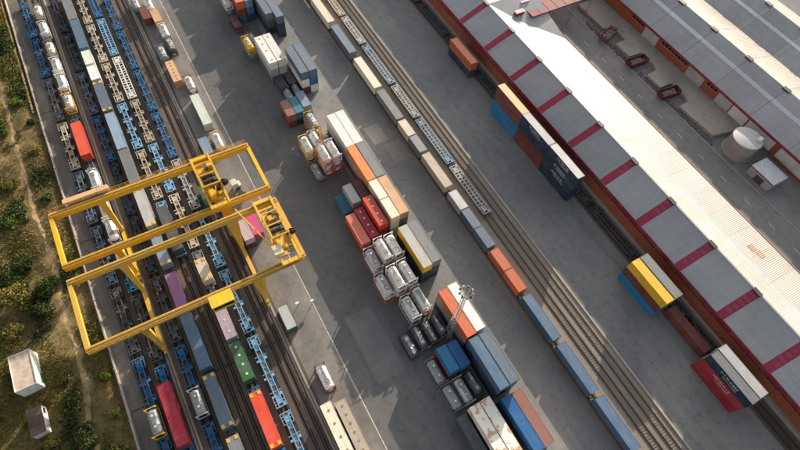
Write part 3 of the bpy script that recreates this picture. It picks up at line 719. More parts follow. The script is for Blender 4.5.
# row standing along the apron next to the crane
g3 = 'containers standing along the concrete apron'
A = 'on the concrete apron '
stack('on the apron at the top, left of the tan one', 6.1, 162.3, L20, ['brown'], group=g3)
stack('on the apron at the top, right of the red brown one', 8.8, 159.6, L20, ['tan'], group=g3)
stack('with brown roof patches on the apron', 6.2, 133.6, L30, ['tan'], group=g3, top=dict(dots=(-.4, -.25, -.08, .08, .25, .4)))
stack('long on the apron above the yellow tank', 8.5, 115.9, L40, ['mint'], group=g3)
stack('left of the yellow tank on the apron', 5.4, 102.6, L20, ['ltblue'], group=g3)
stack('under the crane, left of the magenta one', 5.3, 72.0, L20, ['maroon', 'mauve'], 2.2, group=g3)
stack('on the apron under the crane', 7.9, 73.6, L20, ['pink'], group=g3)
stack('with green end on the apron below the crane', 5.5, 47.2, L20, ['green'], group=g3, top=dict(roofmat=cpaint('ltgrey')))
stack('patch-roofed at the bottom edge, left of two', 4.95, 19.8, L40, ['cream'], group=g3, top=dict(dots=(-.36, -.12, .12, .36)))
stack('patch-roofed at the bottom edge, right of two', 7.8, 18.8, L40, ['beige'], group=g3, top=dict(dots=(-.4, -.24, -.08, .08, .24, .4)))
for x, y, spec, w in ((4.6, 168.5, sv, 'at the top of the apron, left one'), (8.3, 167.0, wh, 'at the top of the apron, right one'), (9.0, 152.6, wh, 'below the tan container on the apron'),
                      (8.8, 145.6, dk, 'on the apron'), (5.7, 143.2, sv, 'beside the dark tank on the apron'), (8.9, 127.4, (tank_white, cpaint('maroon'), 'maroon framed white tank container'), 'on the apron'),
                      (8.9, 103.4, yw, 'on the apron beside the crane end'), (7.3, 31.0, (tank_white, bf, 'brown framed white tank container'), 'near the bottom of the apron')):
    tstack(w, x, y, [spec])

# stacks between the railway and the warehouse
g4 = 'stacks beside the warehouse'
stack('alone beside the warehouse near the top', 87.7, 101.2, L40, ['navy', 'orange'], 2.896, group=g4, rz=True)
stack('beside the warehouse, orange roofed', 86.3, 74.6, L40, ['blue', 'blue', 'brown', 'brown'], group=g4, top=dict(roofmat=paint('paleorange', (232, 158, 98), .1)), rz=True)
stack('beside the warehouse, middle of three', 86.3, 62.4, L40, ['brown', 'brown', 'navy', 'navy'], group=g4, top=dict(roofmat=cpaint('ltgrey')), rz=True, text={3: 21})
stack('beside the warehouse, lowest of three', 86.4, 50.1, L40, ['navy', 'navy', 'navy', 'navy'], group=g4, top=dict(roofmat=cpaint('ltgrey')), rz=True, text={3: 22, 2: 23, 1: 24})
stack('beside the warehouse, yellow topped', 84.1, 13.6, L40, ['blue', 'brown', 'yellow'], 2.8, group=g4, rz=True)
stack('behind the yellow topped stack', 86.9, 13.6, L40, ['navy', 'navy', 'grey'], 2.8, group=g4)
stack('lying between two stacks by the warehouse', 87.6, 0.6, L40, ['brown'], group=g4)
stack('beside the warehouse, crimson below', 84.3, -12.1, L40, ['crimson', 'crimson', 'navy'], 2.8, group=g4, top=dict(roofmat=cpaint('grey')), rz=True, text={2: 31, 1: 32})
stack('behind the crimson based stack', 86.9, -12.1, L40, ['navy', 'navy', 'ltgrey'], 2.8, group=g4)

# ------------------------------------------------------------------ warehouse
def slope(p0, p1, y0, y1, pitch=.46, depth=.05):
    """corrugated roof sheet from p0 (x,z) up or down to p1 (x,z) between y0 and y1, ribs running down the slope"""
    v = Vector((p1[0] - p0[0], 0, p1[1] - p0[1])); n = Vector((-v.z, 0, v.x)).normalized()
    if n.z < 0: n = -n
    return MB().corr((p0[0], y0, p0[1]), (0, 1, 0), v, n, y1 - y0, pitch, depth)
EAVE, RIDGE, CREASE, REAVE = (92.5, 7.6), (101.65, 11.8), (109.0, 9.0), (119.4, 7.0)
wh_o = thing('warehouse', 'long warehouse with red banded grey roof and brick wall beside the siding', 'warehouse', (0, 0, 0))
BAY, BW = 13.95, 2.2
bands = [13.4 + BAY * i for i in range(-4, 11)]
part = lambda mb, n, mt, par=None, **k: build(mb, n, mt, par or wh_o, **k)
for i, yb in enumerate(bands):
    part(slope(EAVE, RIDGE, yb + BW/2, yb + BAY - BW/2), 'roof_panel', roof_grey)
    b = part(slope(EAVE, RIDGE, yb - BW/2, yb + BW/2, .55, .03), 'roof_band', roof_red)
    if yb < 50:      # the lower bands are patched with grey translucent sheets
        for q in range(5):
            if yb > 20 and q < 2: continue
            t0 = .2 + q * .155; f = lambda t: (EAVE[0] + (RIDGE[0] - EAVE[0]) * t, EAVE[1] + (RIDGE[1] - EAVE[1]) * t + .05)
            part(slope(f(t0), f(t0 + .09), yb - BW/2 + .25, yb + BW/2 - .25, .4, .02), 'translucent_sheet', plain('faded_sheet', (148, 62, 86), .6), b)
    # ridge vent box at the head of the band
    v = MB(); v.box(100.95, 101.85, yb - 1.05, yb + 1.05, 11.0, 11.98); v.box(100.88, 101.92, yb - 1.15, yb + 1.15, 11.98, 12.06)
    part(v, 'roof_vent', plain('vent_grey', (66, 60, 62), .6))
    for q in (1, 2):
        y0 = yb + (0 if q == 1 else BAY / 2)
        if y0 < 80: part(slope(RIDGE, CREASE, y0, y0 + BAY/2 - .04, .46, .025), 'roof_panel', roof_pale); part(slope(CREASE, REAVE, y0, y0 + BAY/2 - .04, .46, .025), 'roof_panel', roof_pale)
ytop = 83.15
# sheets cut by the valley of the cross wing
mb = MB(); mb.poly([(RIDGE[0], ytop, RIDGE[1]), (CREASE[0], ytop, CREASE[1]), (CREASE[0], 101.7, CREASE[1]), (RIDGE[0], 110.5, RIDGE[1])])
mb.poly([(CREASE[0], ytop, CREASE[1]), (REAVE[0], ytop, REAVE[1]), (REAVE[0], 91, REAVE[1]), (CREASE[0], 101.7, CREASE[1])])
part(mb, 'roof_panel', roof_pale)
mb = MB(); mb.poly([(RIDGE[0], 110.5, 11.8), (CREASE[0], 101.7, 9.02), (REAVE[0], 91, 7.0), (REAVE[0], 101.5, 9.5), (REAVE[0], 110.5, 11.8)]); mb.poly([(RIDGE[0], 110.5, 11.8), (REAVE[0], 110.5, 11.8), (REAVE[0], 135, 8), (RIDGE[0], 135, 8)])
part(mb, 'wing_roof', roof_grey)
part(MB().box(RIDGE[0] - .25, RIDGE[0] + .2, -45, 205, 11.76, 11.9), 'ridge_cap', roof_grey)
part(MB().box(CREASE[0] - .35, CREASE[0] + .35, -45, 101, 9.03, 9.14), 'gutter', roof_light)
part(MB().box(92.28, 92.46, -45, 205, 6.4, 7.75), 'fascia', fascia_m)
part(MB().box(92.46, 93.5, -45, 205, 6.42, 6.5), 'soffit', fascia_m)
part(MB().box(93.5, 93.9, -45, 205, 1.1, 4.55), 'brick_wall', brick_m)
part(MB().box(93.52, 93.9, -45, 205, 5.75, 6.42), 'lintel', fascia_m)
for i in range(-9, 41):
    y = i * 5.0
    p_ = part(MB().box(93.42, 93.9, y, y + .5, 1.1, 6.42), 'pier', brick_m)
    w_ = part(MB().box(93.7, 93.78, y + .5, y + 5, 4.55, 5.75), 'window', glass_m)
    mbm = MB()
    for q in range(1, 5): mbm.box(93.66, 93.7, y + .5 + q * .9 - .04, y + .5 + q * .9 + .04, 4.55, 5.75)
    part(mbm, 'glazing_bar', fascia_m, w_)
part(MB().box(92.75, 93.9, -45, 205, 0, 1.1), 'loading_platform', concrete)
part(MB().box(92.6, 92.76, -45, 205, .95, 1.12), 'platform_edge', concrete_pale)
part(MB().box(118.6, 119.0, -45, 205, 0, 6.9), 'rear_wall', brick_m)
part(MB().box(119.3, 119.6, -45, 91, 6.85, 7.0), 'rear_gutter', concrete_pale)
rr = MB(); rr.box(-1.1, 1.1, -1.4, 1.4, 0, .04)
for x, y in ((113.2, 8.5), (113.9, 6.2)):
    f = (x - CREASE[0]) / (REAVE[0] - CREASE[0]); part(slope((x - .9, CREASE[1] - 2 * (f - .0865) + .055), (x + .9, CREASE[1] - 2 * (f + .0865) + .055), y - 1.1, y + 1.0, .46, .05), 'rusted_sheet', roof_pink)
canopy_m = plain('canopy_red', (112, 24, 46), .7, var=.2)
cn = thing('red_canopy', 'flat dark red canopy roof joining the warehouse at the top', 'canopy', (128, 112.2, 0))
part(MB().box(-15, 14, -11, 12, 9.5, 9.9), 'roof', canopy_m, cn)
for i in range(9): part(MB().box(-14.9 + i * 3.5, -14.7 + i * 3.5, -11, 12, 9.9, 9.95), 'roof_rib', canopy_m, cn)
for x in (-5, 4, 11.5):
    for y in (-10, 0): part(MB().tube((x, y, 0), (x, y, 9.4), .16, seg=8), 'post', galv, cn)
for yv, lb in ((104.2, 'left'), (108.0, 'right')):
    t = thing('roof_plant_box', f'small maroon roof box on the wing roof, {lb} one of two', 'roof box', (109.5 + (yv - 104) * 1.2, yv, 10.0))
    part(MB().box(-1.6, 1.6, -.7, .7, -.2, .9), 'housing', fascia_m, t); part(MB().box(-1.7, 1.7, -.8, .8, .9, 1.0), 'lid', fascia_m, t)

# ------------------------------------------------------------------ workshop halls on the right
rb = thing('workshop_hall', 'twin gabled workshop hall with grey and white roofs at the right', 'building', (0, 0, 0))
E1, R1_, V1, R2_, V2 = (150.3, 6.3), (160.9, 12.4), (176.0, 7.6), (188.1, 12.4), (203, 6.5)
for i in range(-3, 9):
    y0 = 11.8 + 14.4 * i; y1 = y0 + 14.3
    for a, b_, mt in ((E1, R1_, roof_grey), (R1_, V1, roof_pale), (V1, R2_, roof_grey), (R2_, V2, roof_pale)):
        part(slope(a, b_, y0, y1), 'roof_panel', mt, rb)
    for a, b_, t in ((E1, R1_, .55), (V1, R2_, .5)):
        f = lambda t: (a[0] + (b_[0] - a[0]) * t, a[1] + (b_[1] - a[1]) * t + .06)
        part(slope(f(t), f(t + .1), y0, y1), 'rooflight', roof_light, rb)
    for xr in (R1_[0], R2_[0]):
        yv = y0 + (0 if xr < 170 else 1.2); part(MB().box(xr - .75, xr + .55, yv - 1.2, yv + 1.2, 11.6, 12.6), 'roof_vent', plain('vent_dark', (70, 68, 68), .6), rb)
part(MB().box(150.0, 150.25, -30, 129, 5.6, 6.35), 'fascia', fascia_m, rb)
part(MB().box(151.6, 152, -30, 129, 0, 6.2), 'wall', brick_m, rb)
wdoor = cpaint('ltgrey'); wpaint = cpaint('white')
for y0, y1, kind in ((86.5, 92.5, 0), (79.5, 86, 1), (66, 79, 0), (58.6, 65.4, 1), (53, 58, 0), (47, 52.4, 1), (40.5, 46.6, 2), (30, 40, 2), (18, 28, 2), (4, 16, 2)):
    if kind == 0:
        for q in range(int((y1 - y0) / 1.5)):
            w_ = part(MB().box(151.52, 151.6, y0 + .3 + q * 1.5, y0 + 1.4 + q * 1.5, 3.6, 5.0), 'window', glass_m, rb); part(MB().box(151.44, 151.6, y0 + .2 + q * 1.5, y0 + 1.5 + q * 1.5, 3.45, 3.6), 'sill', concrete_pale, w_)
    else:
        mb = MB().corr((151.5, y0, 1.0), (0, 1, 0), (0, 0, 4.4), (-1, 0, 0), y1 - y0, .8, .06)
        part(mb, 'sliding_door', wdoor if kind == 1 else wpaint, rb)
# raised apron with stepped bays in front of the halls
ap = thing('loading_apron', 'raised grey concrete loading apron stepping along the road', 'loading apron', (0, 0, 0))
part(MB().prism([(140.4, 42.0), (147.6, 40.4), (151.5, 40.4), (151.5, 58.0), (144.4, 58.4), (143.6, 55.9), (139.6, 55.4)], 0, 1.05), 'slab', concrete, ap)
part(MB().prism([(144.4, 58.45), (151.5, 58.05), (151.5, 73.0), (145.2, 73.2), (144.2, 70.9), (139.8, 70.4), (139.8, 64.2), (144.4, 64.0)], 0, 1.03), 'slab', concrete, ap)
part(MB().prism([(145.2, 73.25), (151.5, 73.05), (151.5, 108), (141.4, 108), (141.4, 94), (145.2, 93.8), (144.6, 86.6), (140.2, 86.4), (140.2, 79.5), (145.2, 79.2)], 0, 1.04), 'slab', concrete, ap)
rk = MB(); rq = random.Random(5)
for i in range(500):
    y = rq.uniform(40, 100); x = rq.uniform(138.2, 139.8); s = rq.uniform(.08, .25); rk.box(x - s, x + s, y - s * rq.uniform(.6, 1.6), y + s, 0, s * 1.3)
o = build(rk, 'rubble', plain('rubble', (104, 100, 96), .9)); o['kind'] = 'stuff'; o['label'] = 'dark stony rubble strip along the loading apron edge'; o['category'] = 'rubble'
def skip(x, y, rz, mt, label, full):
    t = thing('scrap_skip', label, 'skip', (x, y, 0.0), rz, 'skips on the loading apron')
    L, Wd, H = 7.6, 2.8, 1.9
    part(MB().prism([(-L/2 + .5, -Wd/2), (L/2 - .5, -Wd/2), (L/2 - .5, Wd/2), (-L/2 + .5, Wd/2)], .15, .27), 'floor', mt, t)
    for s in (-1, 1):
        mb = MB(); y0 = s * Wd / 2; y1 = s * (Wd / 2 - .07)
        mb.v += [(-L/2 + .5, y0, .15), (L/2 - .5, y0, .15), (L/2, y0, H), (-L/2, y0, H), (-L/2 + .5, y1, .15), (L/2 - .5, y1, .15), (L/2, y1, H), (-L/2, y1, H)]
        mb.f += [(0, 1, 2, 3), (7, 6, 5, 4), (0, 4, 5, 1), (1, 5, 6, 2), (2, 6, 7, 3), (3, 7, 4, 0)]
        for q in range(6): mb.box(-L/2 + .6 + q * .88, -L/2 + .72 + q * .88, *sorted((y0, y0 + s * .1)), .3, H)
        mb.box(-L/2 - .04, L/2 + .04, *sorted((y0 + s * .1, y0 - s * .04)), H, H + .1); part(mb, 'side_wall', mt, t)
        e = MB(); e.bar((s * (L/2 - .5), 0, .15), (s * L/2, 0, H), Wd, .07); part(e, 'end_wall', mt, t)
    if full:
        mb = MB(); q = random.Random(int(x * 7 + y))
        for i in range(70):
            a = Vector((q.uniform(-2.2, 2.2), q.uniform(-.9, .9), q.uniform(1.0, 1.5))); d = Vector((q.uniform(-.6, .6), q.uniform(-.5, .5), q.uniform(-.15, .3))); mb.bar(a, a + d, q.uniform(.06, .3), .05)
        mb.box(-2.3, 2.3, -1.1, 1.1, .3, 1.1); part(mb, 'scrap_heap', plain('scrap', (150, 132, 120), .7, var=.7, scale=3) , t)
    return t
skip(140.9, 76.6, R(-3), cpaint('maroon'), 'maroon skip full of pale scrap, middle of three by the road', True)
skip(140.6, 61.2, R(-6), cpaint('maroon'), 'maroon skip of pale scrap nearest the round tank', True)
skip(141.0, 91.2, R(18), cpaint('brick'), 'red brown skip nearest the red canopy', True)
# round tank
tk = thing('storage_tank', 'round grey storage tank with pale lid beside the road', 'tank', (144.0, 34.9, 0))
part(MB().lathe([(0, .01), (0, 4.7), (.25, 4.7), (.25, .01)], 40, 'z'), 'base_slab', concrete, tk)
part(MB().lathe([(.25, 4.25), (5.3, 4.25), (5.4, 4.32), (5.45, 4.32)], 48, 'z'), 'shell', cpaint('ltgrey'), tk, smooth=True)
part(MB().lathe([(5.45, 4.32), (5.6, 3.9), (5.75, .01)], 48, 'z'), 'lid', cpaint('ltgrey'), tk, smooth=True)
part(MB().box(1.6, 3.2, -2.6, -1.5, 5.5, 6.3), 'hatch', wpaint, tk)
part(MB().box(4.3, 4.5, -.3, .3, .2, 5.6), 'ladder', galv, tk)
sh = thing('sheet_shed', 'small lean-to shed with pale sheet roof beside the round tank', 'shed', (143.2, 24.0, 0))
mb = MB().corr((-3.5, -4.0, 3.3), (0, 1, 0), (7.0, 0, -.5), (0, 0, 1), 8, .5, .05); part(mb, 'roof', paint('shedroof', (214, 216, 218), .05), sh)
part(MB().box(-3.3, 3.3, -3.8, 3.8, 0, 2.7), 'wall', cpaint('ltgrey'), sh); part(MB().box(-3.36, -3.3, -1.5, 1.2, 0, 2.2), 'door', cpaint('dkgrey'), sh)

# ------------------------------------------------------------------ gantry cranes
def girder_mesh(x0, x1, y):
    return MB().box(x0, x1, y - .5, y + .5, 13.6, 15.2)
def gantry(name_label, ya, yb, trx, house, spread, cy, walk):
    crane_y = cy
    c = thing('gantry_crane', name_label, 'crane', (0, 0, 0), 0, 'yellow gantry cranes')
    x0, x1 = -31.6, 14.0; P_ = lambda mb, n, mt=crane_y, par=None: build(mb, n, mt, par or c)
    for y in (ya, yb):
        g = P_(girder_mesh(x0, x1, y), 'girder')
        P_(MB().box(x0 + .2, x1 - .2, y - .12, y + .12, 15.2, 15.34), 'trolley_rail', crane_top, g)
        for q in range(12): link('stiffener', cached(('stiffener',), cy, lambda: MB().box(-.05, .05, -.55, .55, 13.58, 15.19)), g, (x0 + 2 + q * 3.8, y, 0))
        d = 1 if y == ya else -1
        if y != walk: continue
        wk = P_(MB().box(x0 + .3, x1 - .3, *sorted((y + d * .55, y + d * .95)), 15.0, 15.06), 'walkway', crane_top, g)
        mb = MB()
        for q in range(31): xx = x0 + .4 + q * (x1 - x0 - .8) / 30; mb.bar((xx, y + d * .93, 15.06), (xx, y + d * .93, 16.05), .05)
        mb.bar((x0 + .4, y + d * .93, 16.05), (x1 - .4, y + d * .93, 16.05), .05); mb.bar((x0 + .4, y + d * .93, 15.55), (x1 - .4, y + d * .93, 15.55), .04)
        P_(mb, 'handrail', crane_y, g)
    for x in (x0 + .3, x1 - .3): P_(MB().box(x - .4, x + .4, yb + .55, ya - .55, 13.9, 15.0), 'end_beam')
    for x, wt_ in ((-21.0, .75), (3.05, 1.3)):
        for y, s in ((ya, -1), (yb, 1)):
            mb = MB(); yb_ = y + s * .6; n = .42
            top = [(x - wt_, y - .5), (x + wt_, y - .5), (x + wt_, y + .5), (x - wt_, y + .5)]; bot = [(x - n, yb_ - .4), (x + n, yb_ - .4), (x + n, yb_ + .4), (x - n, yb_ + .4)]
            mb.v += [(p, q, 1.9) for p, q in bot] + [(p, q, 13.6) for p, q in top]; mb.f += [(3, 2, 1, 0), (4, 5, 6, 7)] + [(i, (i+1) % 4, 4 + (i+1) % 4, 4 + i) for i in range(4)]
            lg = P_(mb, 'leg')
            mb = MB()
            if y == yb:
                for q in range(24): mb.bar((x - .2, y - .75, 2.2 + q * .46), (x + .2, y - .75, 2.2 + q * .46), .04)
                for sx in (-.25, .25): mb.bar((x + sx, y - .75, 2), (x + sx, y - .75, 13.4), .06)
                P_(mb, 'ladder', crane_y, lg)
        sl = P_(MB().box(x - .42, x + .42, yb - .6, ya + .6, 1.1, 1.95), 'sill_beam')
        for y in (ya - .2, yb + .2):
            mb = MB().box(x - .3, x + .3, y - 1.5, y + 1.5, .72, 1.12)
            for q in (-1, -.35, .35, 1): mb.tube((x - .1, y + q * 1.1, .66), (x + .1, y + q * 1.1, .66), .32, seg=10)
            P_(mb, 'wheel_truck', crane_y, sl)
    # trolley
    tx0, tx1 = trx
    tr = P_(MB().box(tx0, tx0 + .5, yb - .8, ya + .8, 15.4, 16.1).box(tx1 - .5, tx1, yb - .8, ya + .8, 15.4, 16.1).box(tx0 + .5, tx1 - .5, yb - .8, yb + .1, 15.45, 16.0).box(tx0 + .5, tx1 - .5, ya - .1, ya + .8, 15.45, 16.0), 'trolley')
    ym = (ya + yb) / 2
    for q, f in enumerate((.2, .45, .7, .88)):
        y = yb + (ya - yb) * f; P_(MB().box(tx0 + .5, tx1 - .5, y - .2, y + .2, 15.5, 15.95), 'cross_member', crane_y, tr)
    P_(MB().box(tx0 + .55, tx1 - .55, ym - 5.6, ym - 1.2, 15.52, 15.7), 'deck', crane_y, tr); P_(MB().box(tx0 + .55, tx1 - .55, ym + 2.2, ym + 5, 15.52, 15.66), 'deck', crane_y, tr)
    for y in (ym - .3, ym + 1.2):
        P_(MB().tube((tx0 + .9, y, 16.2), (tx1 - .9, y, 16.2), .55, seg=14), 'hoist_drum', steel_dark, tr)
        P_(MB().box(tx1 - 1.3, tx1 - .6, y - .5, y + .5, 15.7, 16.8), 'motor', plain('motor', (86, 96, 108), .5), tr)
    P_(MB().box(tx0 + .9, tx0 + 2.3, ym - 5.2, ym - 3.4, 15.7, 17.2), 'machine_house', crane_y, tr)
    mb = MB()
    for sx in (tx0 + .1, tx1 - .1):
        for q in range(9): y = yb - .6 + q * (ya - yb + 1.2) / 8; mb.bar((sx, y, 16.1), (sx, y, 17.1), .05)
        mb.bar((sx, yb - .6, 17.1), (sx, ya + .6, 17.1), .05); mb.bar((sx, yb - .6, 16.6), (sx, ya + .6, 16.6), .04)
    P_(mb, 'handrail', crane_y, tr)
    rq_ = random.Random(int(ya)); grey_ = plain('gear_grey', (92, 92, 88), .5)
    for q in range(9):
        bx_, by_ = rq_.uniform(tx0 + .9, tx1 - 1.5), rq_.uniform(yb + 1.5, ya - 2.0); w_, l_, h_ = rq_.uniform(.5, 1.1), rq_.uniform(.5, 1.5), rq_.uniform(.5, 1.5)
        P_(MB().box(bx_, bx_ + w_, by_, by_ + l_, 15.6, 15.72 + h_), 'gear_cabinet', (crane_y, grey_, steel_dark, crane_y)[q % 4], tr)
    up = MB()
    for sx in (tx0 + .35, tx1 - .35):
        for yy0 in (ym - 3.2, ym + 3.2): up.bar((sx, yy0, 16.1), (sx, yy0, 18.6), .3)
        up.bar((sx, ym - 3.4, 18.6), (sx, ym + 3.4, 18.6), .34)
    for yy0 in (ym - 3.2, ym, ym + 3.2): up.bar((tx0 + .35, yy0, 18.6), (tx1 - .35, yy0, 18.6), .28)
    P_(up, 'hoist_frame', crane_y, tr)
    P_(MB().lathe([(-.25, .3), (-.25, 1.1), (-.18, 1.1), (-.18, .7), (.18, .7), (.18, 1.1), (.25, 1.1), (.25, .3)], 18, 'y', (tx1 + .3, ym - 2.2, 16.4)), 'cable_reel', steel_dark, tr)
    # spreader hanging from the ropes
    sx, sz = (tx0 + tx1) / 2, spread
    sp = P_(MB().box(sx - .5, sx + .5, ym - 3.0, ym + 3.0, sz, sz + .4).box(sx - 1.2, sx + 1.2, ym - 3.0, ym - 2.7, sz - .15, sz + .25).box(sx - 1.2, sx + 1.2, ym + 2.7, ym + 3, sz - .15, sz + .25).box(sx - .9, sx + .9, ym - 1, ym + 1, sz + .4, sz + .9), 'spreader')
    mb = MB()
    for q in (-.8, .8):
        for y in (ym - .8, ym + .8): mb.tube((sx + q, y, sz + .8), (sx + q, y, 15.6), .035, seg=5)
    P_(mb, 'rope', steel_dark, sp)
    hx, hy, hz, hl = house
    cb = P_(MB().box(hx - hl/2, hx + hl/2, hy - 1.3, hy + 1.3, hz, hz + 2.3), 'cabin', paint('cabin' + str(int(hx)), (226, 190, 30) if hx < 0 else (222, 196, 132), .05))
    P_(MB().box(hx - hl/2 + .2, hx + hl/2 - .2, hy - 1.34, hy - 1.3, hz + .9, hz + 1.9), 'window', glass_m, cb)
    P_(MB().box(hx - hl/2 - .1, hx + hl/2 + .1, hy - 1.4, hy + 1.4, hz + 2.3, hz + 2.4), 'cabin_roof', paint('cabin' + str(int(hx)), (226, 190, 30)), cb)
    return c
ga = gantry('yellow gantry crane nearer the top, its trolley over the inner rail', 87.5, 73.7, (.0, 4.6), (2.6, 76.2, 12.6, 2.4), 9.5, paint('craneochre', (220, 168, 18), .22, .5, .5), 87.5)
build(MB().box(-28, -18.4, 88.75, 89.9, 15.0, 15.9), 'cable_trough', paint('trough', (206, 166, 116), .1), ga)
gb = gantry('yellow gantry crane nearer the bottom, its trolley at the right end', 69.7, 53.6, (8.6, 13.0), (-5.3, 51.6, 13.7, 4.6), 8.5, paint('cranesunlit', (218, 172, 58), .2, .5, .5), 53.6)  # paler than the other crane: sunlight on it put into the yellow
mb = MB(); mb.bar((2.2, 73.5, 19.4), (9.2, 57.4, 16.0), .3); 
build(MB().box(8.0, 10.0, 55.0, 57.4, 15.8, 17.4), 'control_cabin', paint('cabincream', (232, 216, 170), .05), gb)
build(MB().bar((4.6, 70.2, 16.6), (8.6, 56.6, 16.6), .3, .3), 'boom', crane_y, gb)

# ------------------------------------------------------------------ floodlight mast
ms = thing('floodlight_mast', 'tall lattice floodlight mast with lamp ring beside the orange container', 'mast', (36.9, 27.0, 0))
H = 24.0; mb = MB()
def hw(z): return .75 - .5 * z / H
zs = [i * 1.5 for i in range(17)]
cr = ((-1, -1), (1, -1), (1, 1), (-1, 1))
for i in range(16):
    for q in range(4):
        a, b_ = cr[q], cr[(q + 1) % 4]; z0, z1 = zs[i], zs[i+1]
        mb.bar((a[0]*hw(z0), a[1]*hw(z0), z0), (a[0]*hw(z1), a[1]*hw(z1), z1), .08)
        mb.bar((a[0]*hw(z0), a[1]*hw(z0), z0), (b_[0]*hw(z1), b_[1]*hw(z1), z1), .045)
        mb.bar((a[0]*hw(z1), a[1]*hw(z1), z1), (b_[0]*hw(z1), b_[1]*hw(z1), z1), .04)
build(mb, 'lattice', paint('mastgrey', (186, 184, 176), .1), ms)
mb = MB()
for i in range(24):
    t0, t1 = 2 * math.pi * i / 24, 2 * math.pi * (i + 1) / 24
    for z in (H - .1, H + .9): mb.bar((1.1 * math.cos(t0), 1.1 * math.sin(t0), z), (1.1 * math.cos(t1), 1.1 * math.sin(t1), z), .08)
    if i % 3 == 0: mb.bar((.2 * math.cos(t0), .2 * math.sin(t0), H - .1), (1.1 * math.cos(t0), 1.1 * math.sin(t0), H - .1), .1); mb.bar((1.1 * math.cos(t0), 1.1 * math.sin(t0), H - .1), (1.1 * math.cos(t0), 1.1 * math.sin(t0), H + .9), .06)
build(mb, 'platform', galv, ms)
for i in range(9):
    t0 = 2 * math.pi * i / 9; c_, s_ = math.cos(t0), math.sin(t0)
    build(MB().bar((1.15 * c_, 1.15 * s_, H + .35), (1.5 * c_, 1.5 * s_, H + .1), .36, .3), 'floodlight', steel_dark if i % 2 else galv, ms)
build(MB().box(-1, 1, -1, 1, 0, .35), 'footing', concrete, ms)

# ------------------------------------------------------------------ sheds on the rough land
s1 = thing('white_cabin', 'white site cabin with flat tan roof on the rough land', 'cabin', (-46.9, 60.9, .35))
for sx in (-1, 1): build(MB().box(*sorted((sx*2.1, sx*1.98)), -4.05, 4.05, 0, 4.2), 'side_wall', cpaint('white'), s1)
for sy in (-1, 1): build(MB().box(-1.98, 1.98, *sorted((sy*4.05, sy*3.93)), 0, 4.2), 'end_wall', cpaint('white'), s1)
build(MB().box(-1.98, 1.98, -3.93, 3.93, 3.85, 4.05), 'roof', plain('roof_felt', (196, 180, 160), .9, var=.35, scale=.9), s1)
mk = build(MB().box(2.1, 2.115, -3.3, -.9, .5, 1.9), 'emblem', cpaint('green'), s1)
mb = MB()
for q in range(5): mb.box(2.1, 2.115, -.5 + q * .72, -.08 + q * .72, 1.3, 2.1)
build(mb, 'lettering', plain('letter_grey', (150, 156, 160), .7), s1)
build(MB().box(2.1, 2.16, 2.3, 3.2, .1, 2.1), 'door', cpaint('ltgrey'), s1)
s2 = thing('brown_cabin', 'small cabin with ribbed brown roof below the white cabin', 'cabin', (-47.1, 50.1, .3))
build(MB().box(-1.35, 1.35, -2.8, 2.8, 0, 2.4), 'wall', cpaint('white'), s2)
for q in range(3): build(MB().corr((-1.42, -2.86 + q * 1.92, 2.42), (0, 1, 0), (2.84, 0, .0), (0, 0, 1), 1.86, .31, .03), 'roof_panel', paint('cabinbrown', (92, 62, 50), .2), s2)
mb = MB()
for q in range(4): mb.box(-1.5, 1.5, -2.9 + q * 1.92 - .02, -2.84 + q * 1.92, 2.4, 2.5)
build(mb, 'roof_joint', cpaint('dkgrey'), s2)
build(MB().box(1.35, 1.4, 1.2, 2.3, .9, 1.8), 'window', glass_m, s2); build(MB().box(1.35, 1.39, -1.9, -1.0, .05, 2.0), 'door', cpaint('ltgrey'), s2)

# ------------------------------------------------------------------ terminal tractor, marker posts
tt = thing('terminal_tractor', 'white terminal tractor parked on the apron between the cranes', 'truck', (8.4, 86.0, 0), R(4))
build(MB().box(-.45, .45, -2.9, 2.7, .75, 1.05).box(-1.15, 1.15, -2.8, -1.2, 1.05, 1.15), 'chassis', steel_dark, tt)
cabm = MB(); cabm.prism([(-1.2, .9), (.35, .9), (.35, 2.55), (.15, 2.8), (-1.0, 2.8), (-1.2, 2.55)], .95, 2.75); cb = build(cabm, 'cab', cpaint('white'), tt)
build(MB().box(-1.05, .2, 2.8, 2.83, 1.75, 2.55), 'windscreen', glass_m, cb); build(MB().box(.35, .38, 1.1, 2.4, 1.8, 2.5), 'window', glass_m, cb)
build(MB().box(.45, 1.15, .9, 2.6, .9, 1.6), 'engine_cover', cpaint('white'), tt); build(MB().box(-.6, .6, -1.7, -.7, 1.15, 1.3), 'fifth_wheel', steel_dark, tt)
for x in (-1.0, 1.0):
    for y in (1.9, -1.6): build(MB().tube((x - .18, y, .52), (x + .18, y, .52), .52, seg=16), 'wheel', black, tt)
for x, y, lb in ((8.9, 49.6, 'white marker lamp on a short post near the crane foot'), (12.2, 48.6, 'white marker post at the painted line below the crane')):
    t = thing('marker_lamp', lb, 'lamp', (x, y, 0)); build(MB().tube((0, 0, 0), (0, 0, 1.6), .07, seg=8), 'post', galv, t); build(MB().box(-.4, .4, -.25, .25, 1.6, 1.95), 'lamp_head', cpaint('white'), t)
def lamp_post(x, y, label):
    t = thing('light_pole', label, 'lamp post', (x, y, 0))
    build(MB().tube((0, 0, 0), (0, 0, 9), .11, .07, seg=8), 'pole', galv, t); build(MB().bar((0, 0, 9), (1.4, 0, 9.3), .08), 'arm', galv, t); build(MB().box(1.2, 2.0, -.15, .15, 9.22, 9.36), 'lamp_head', galv, t)

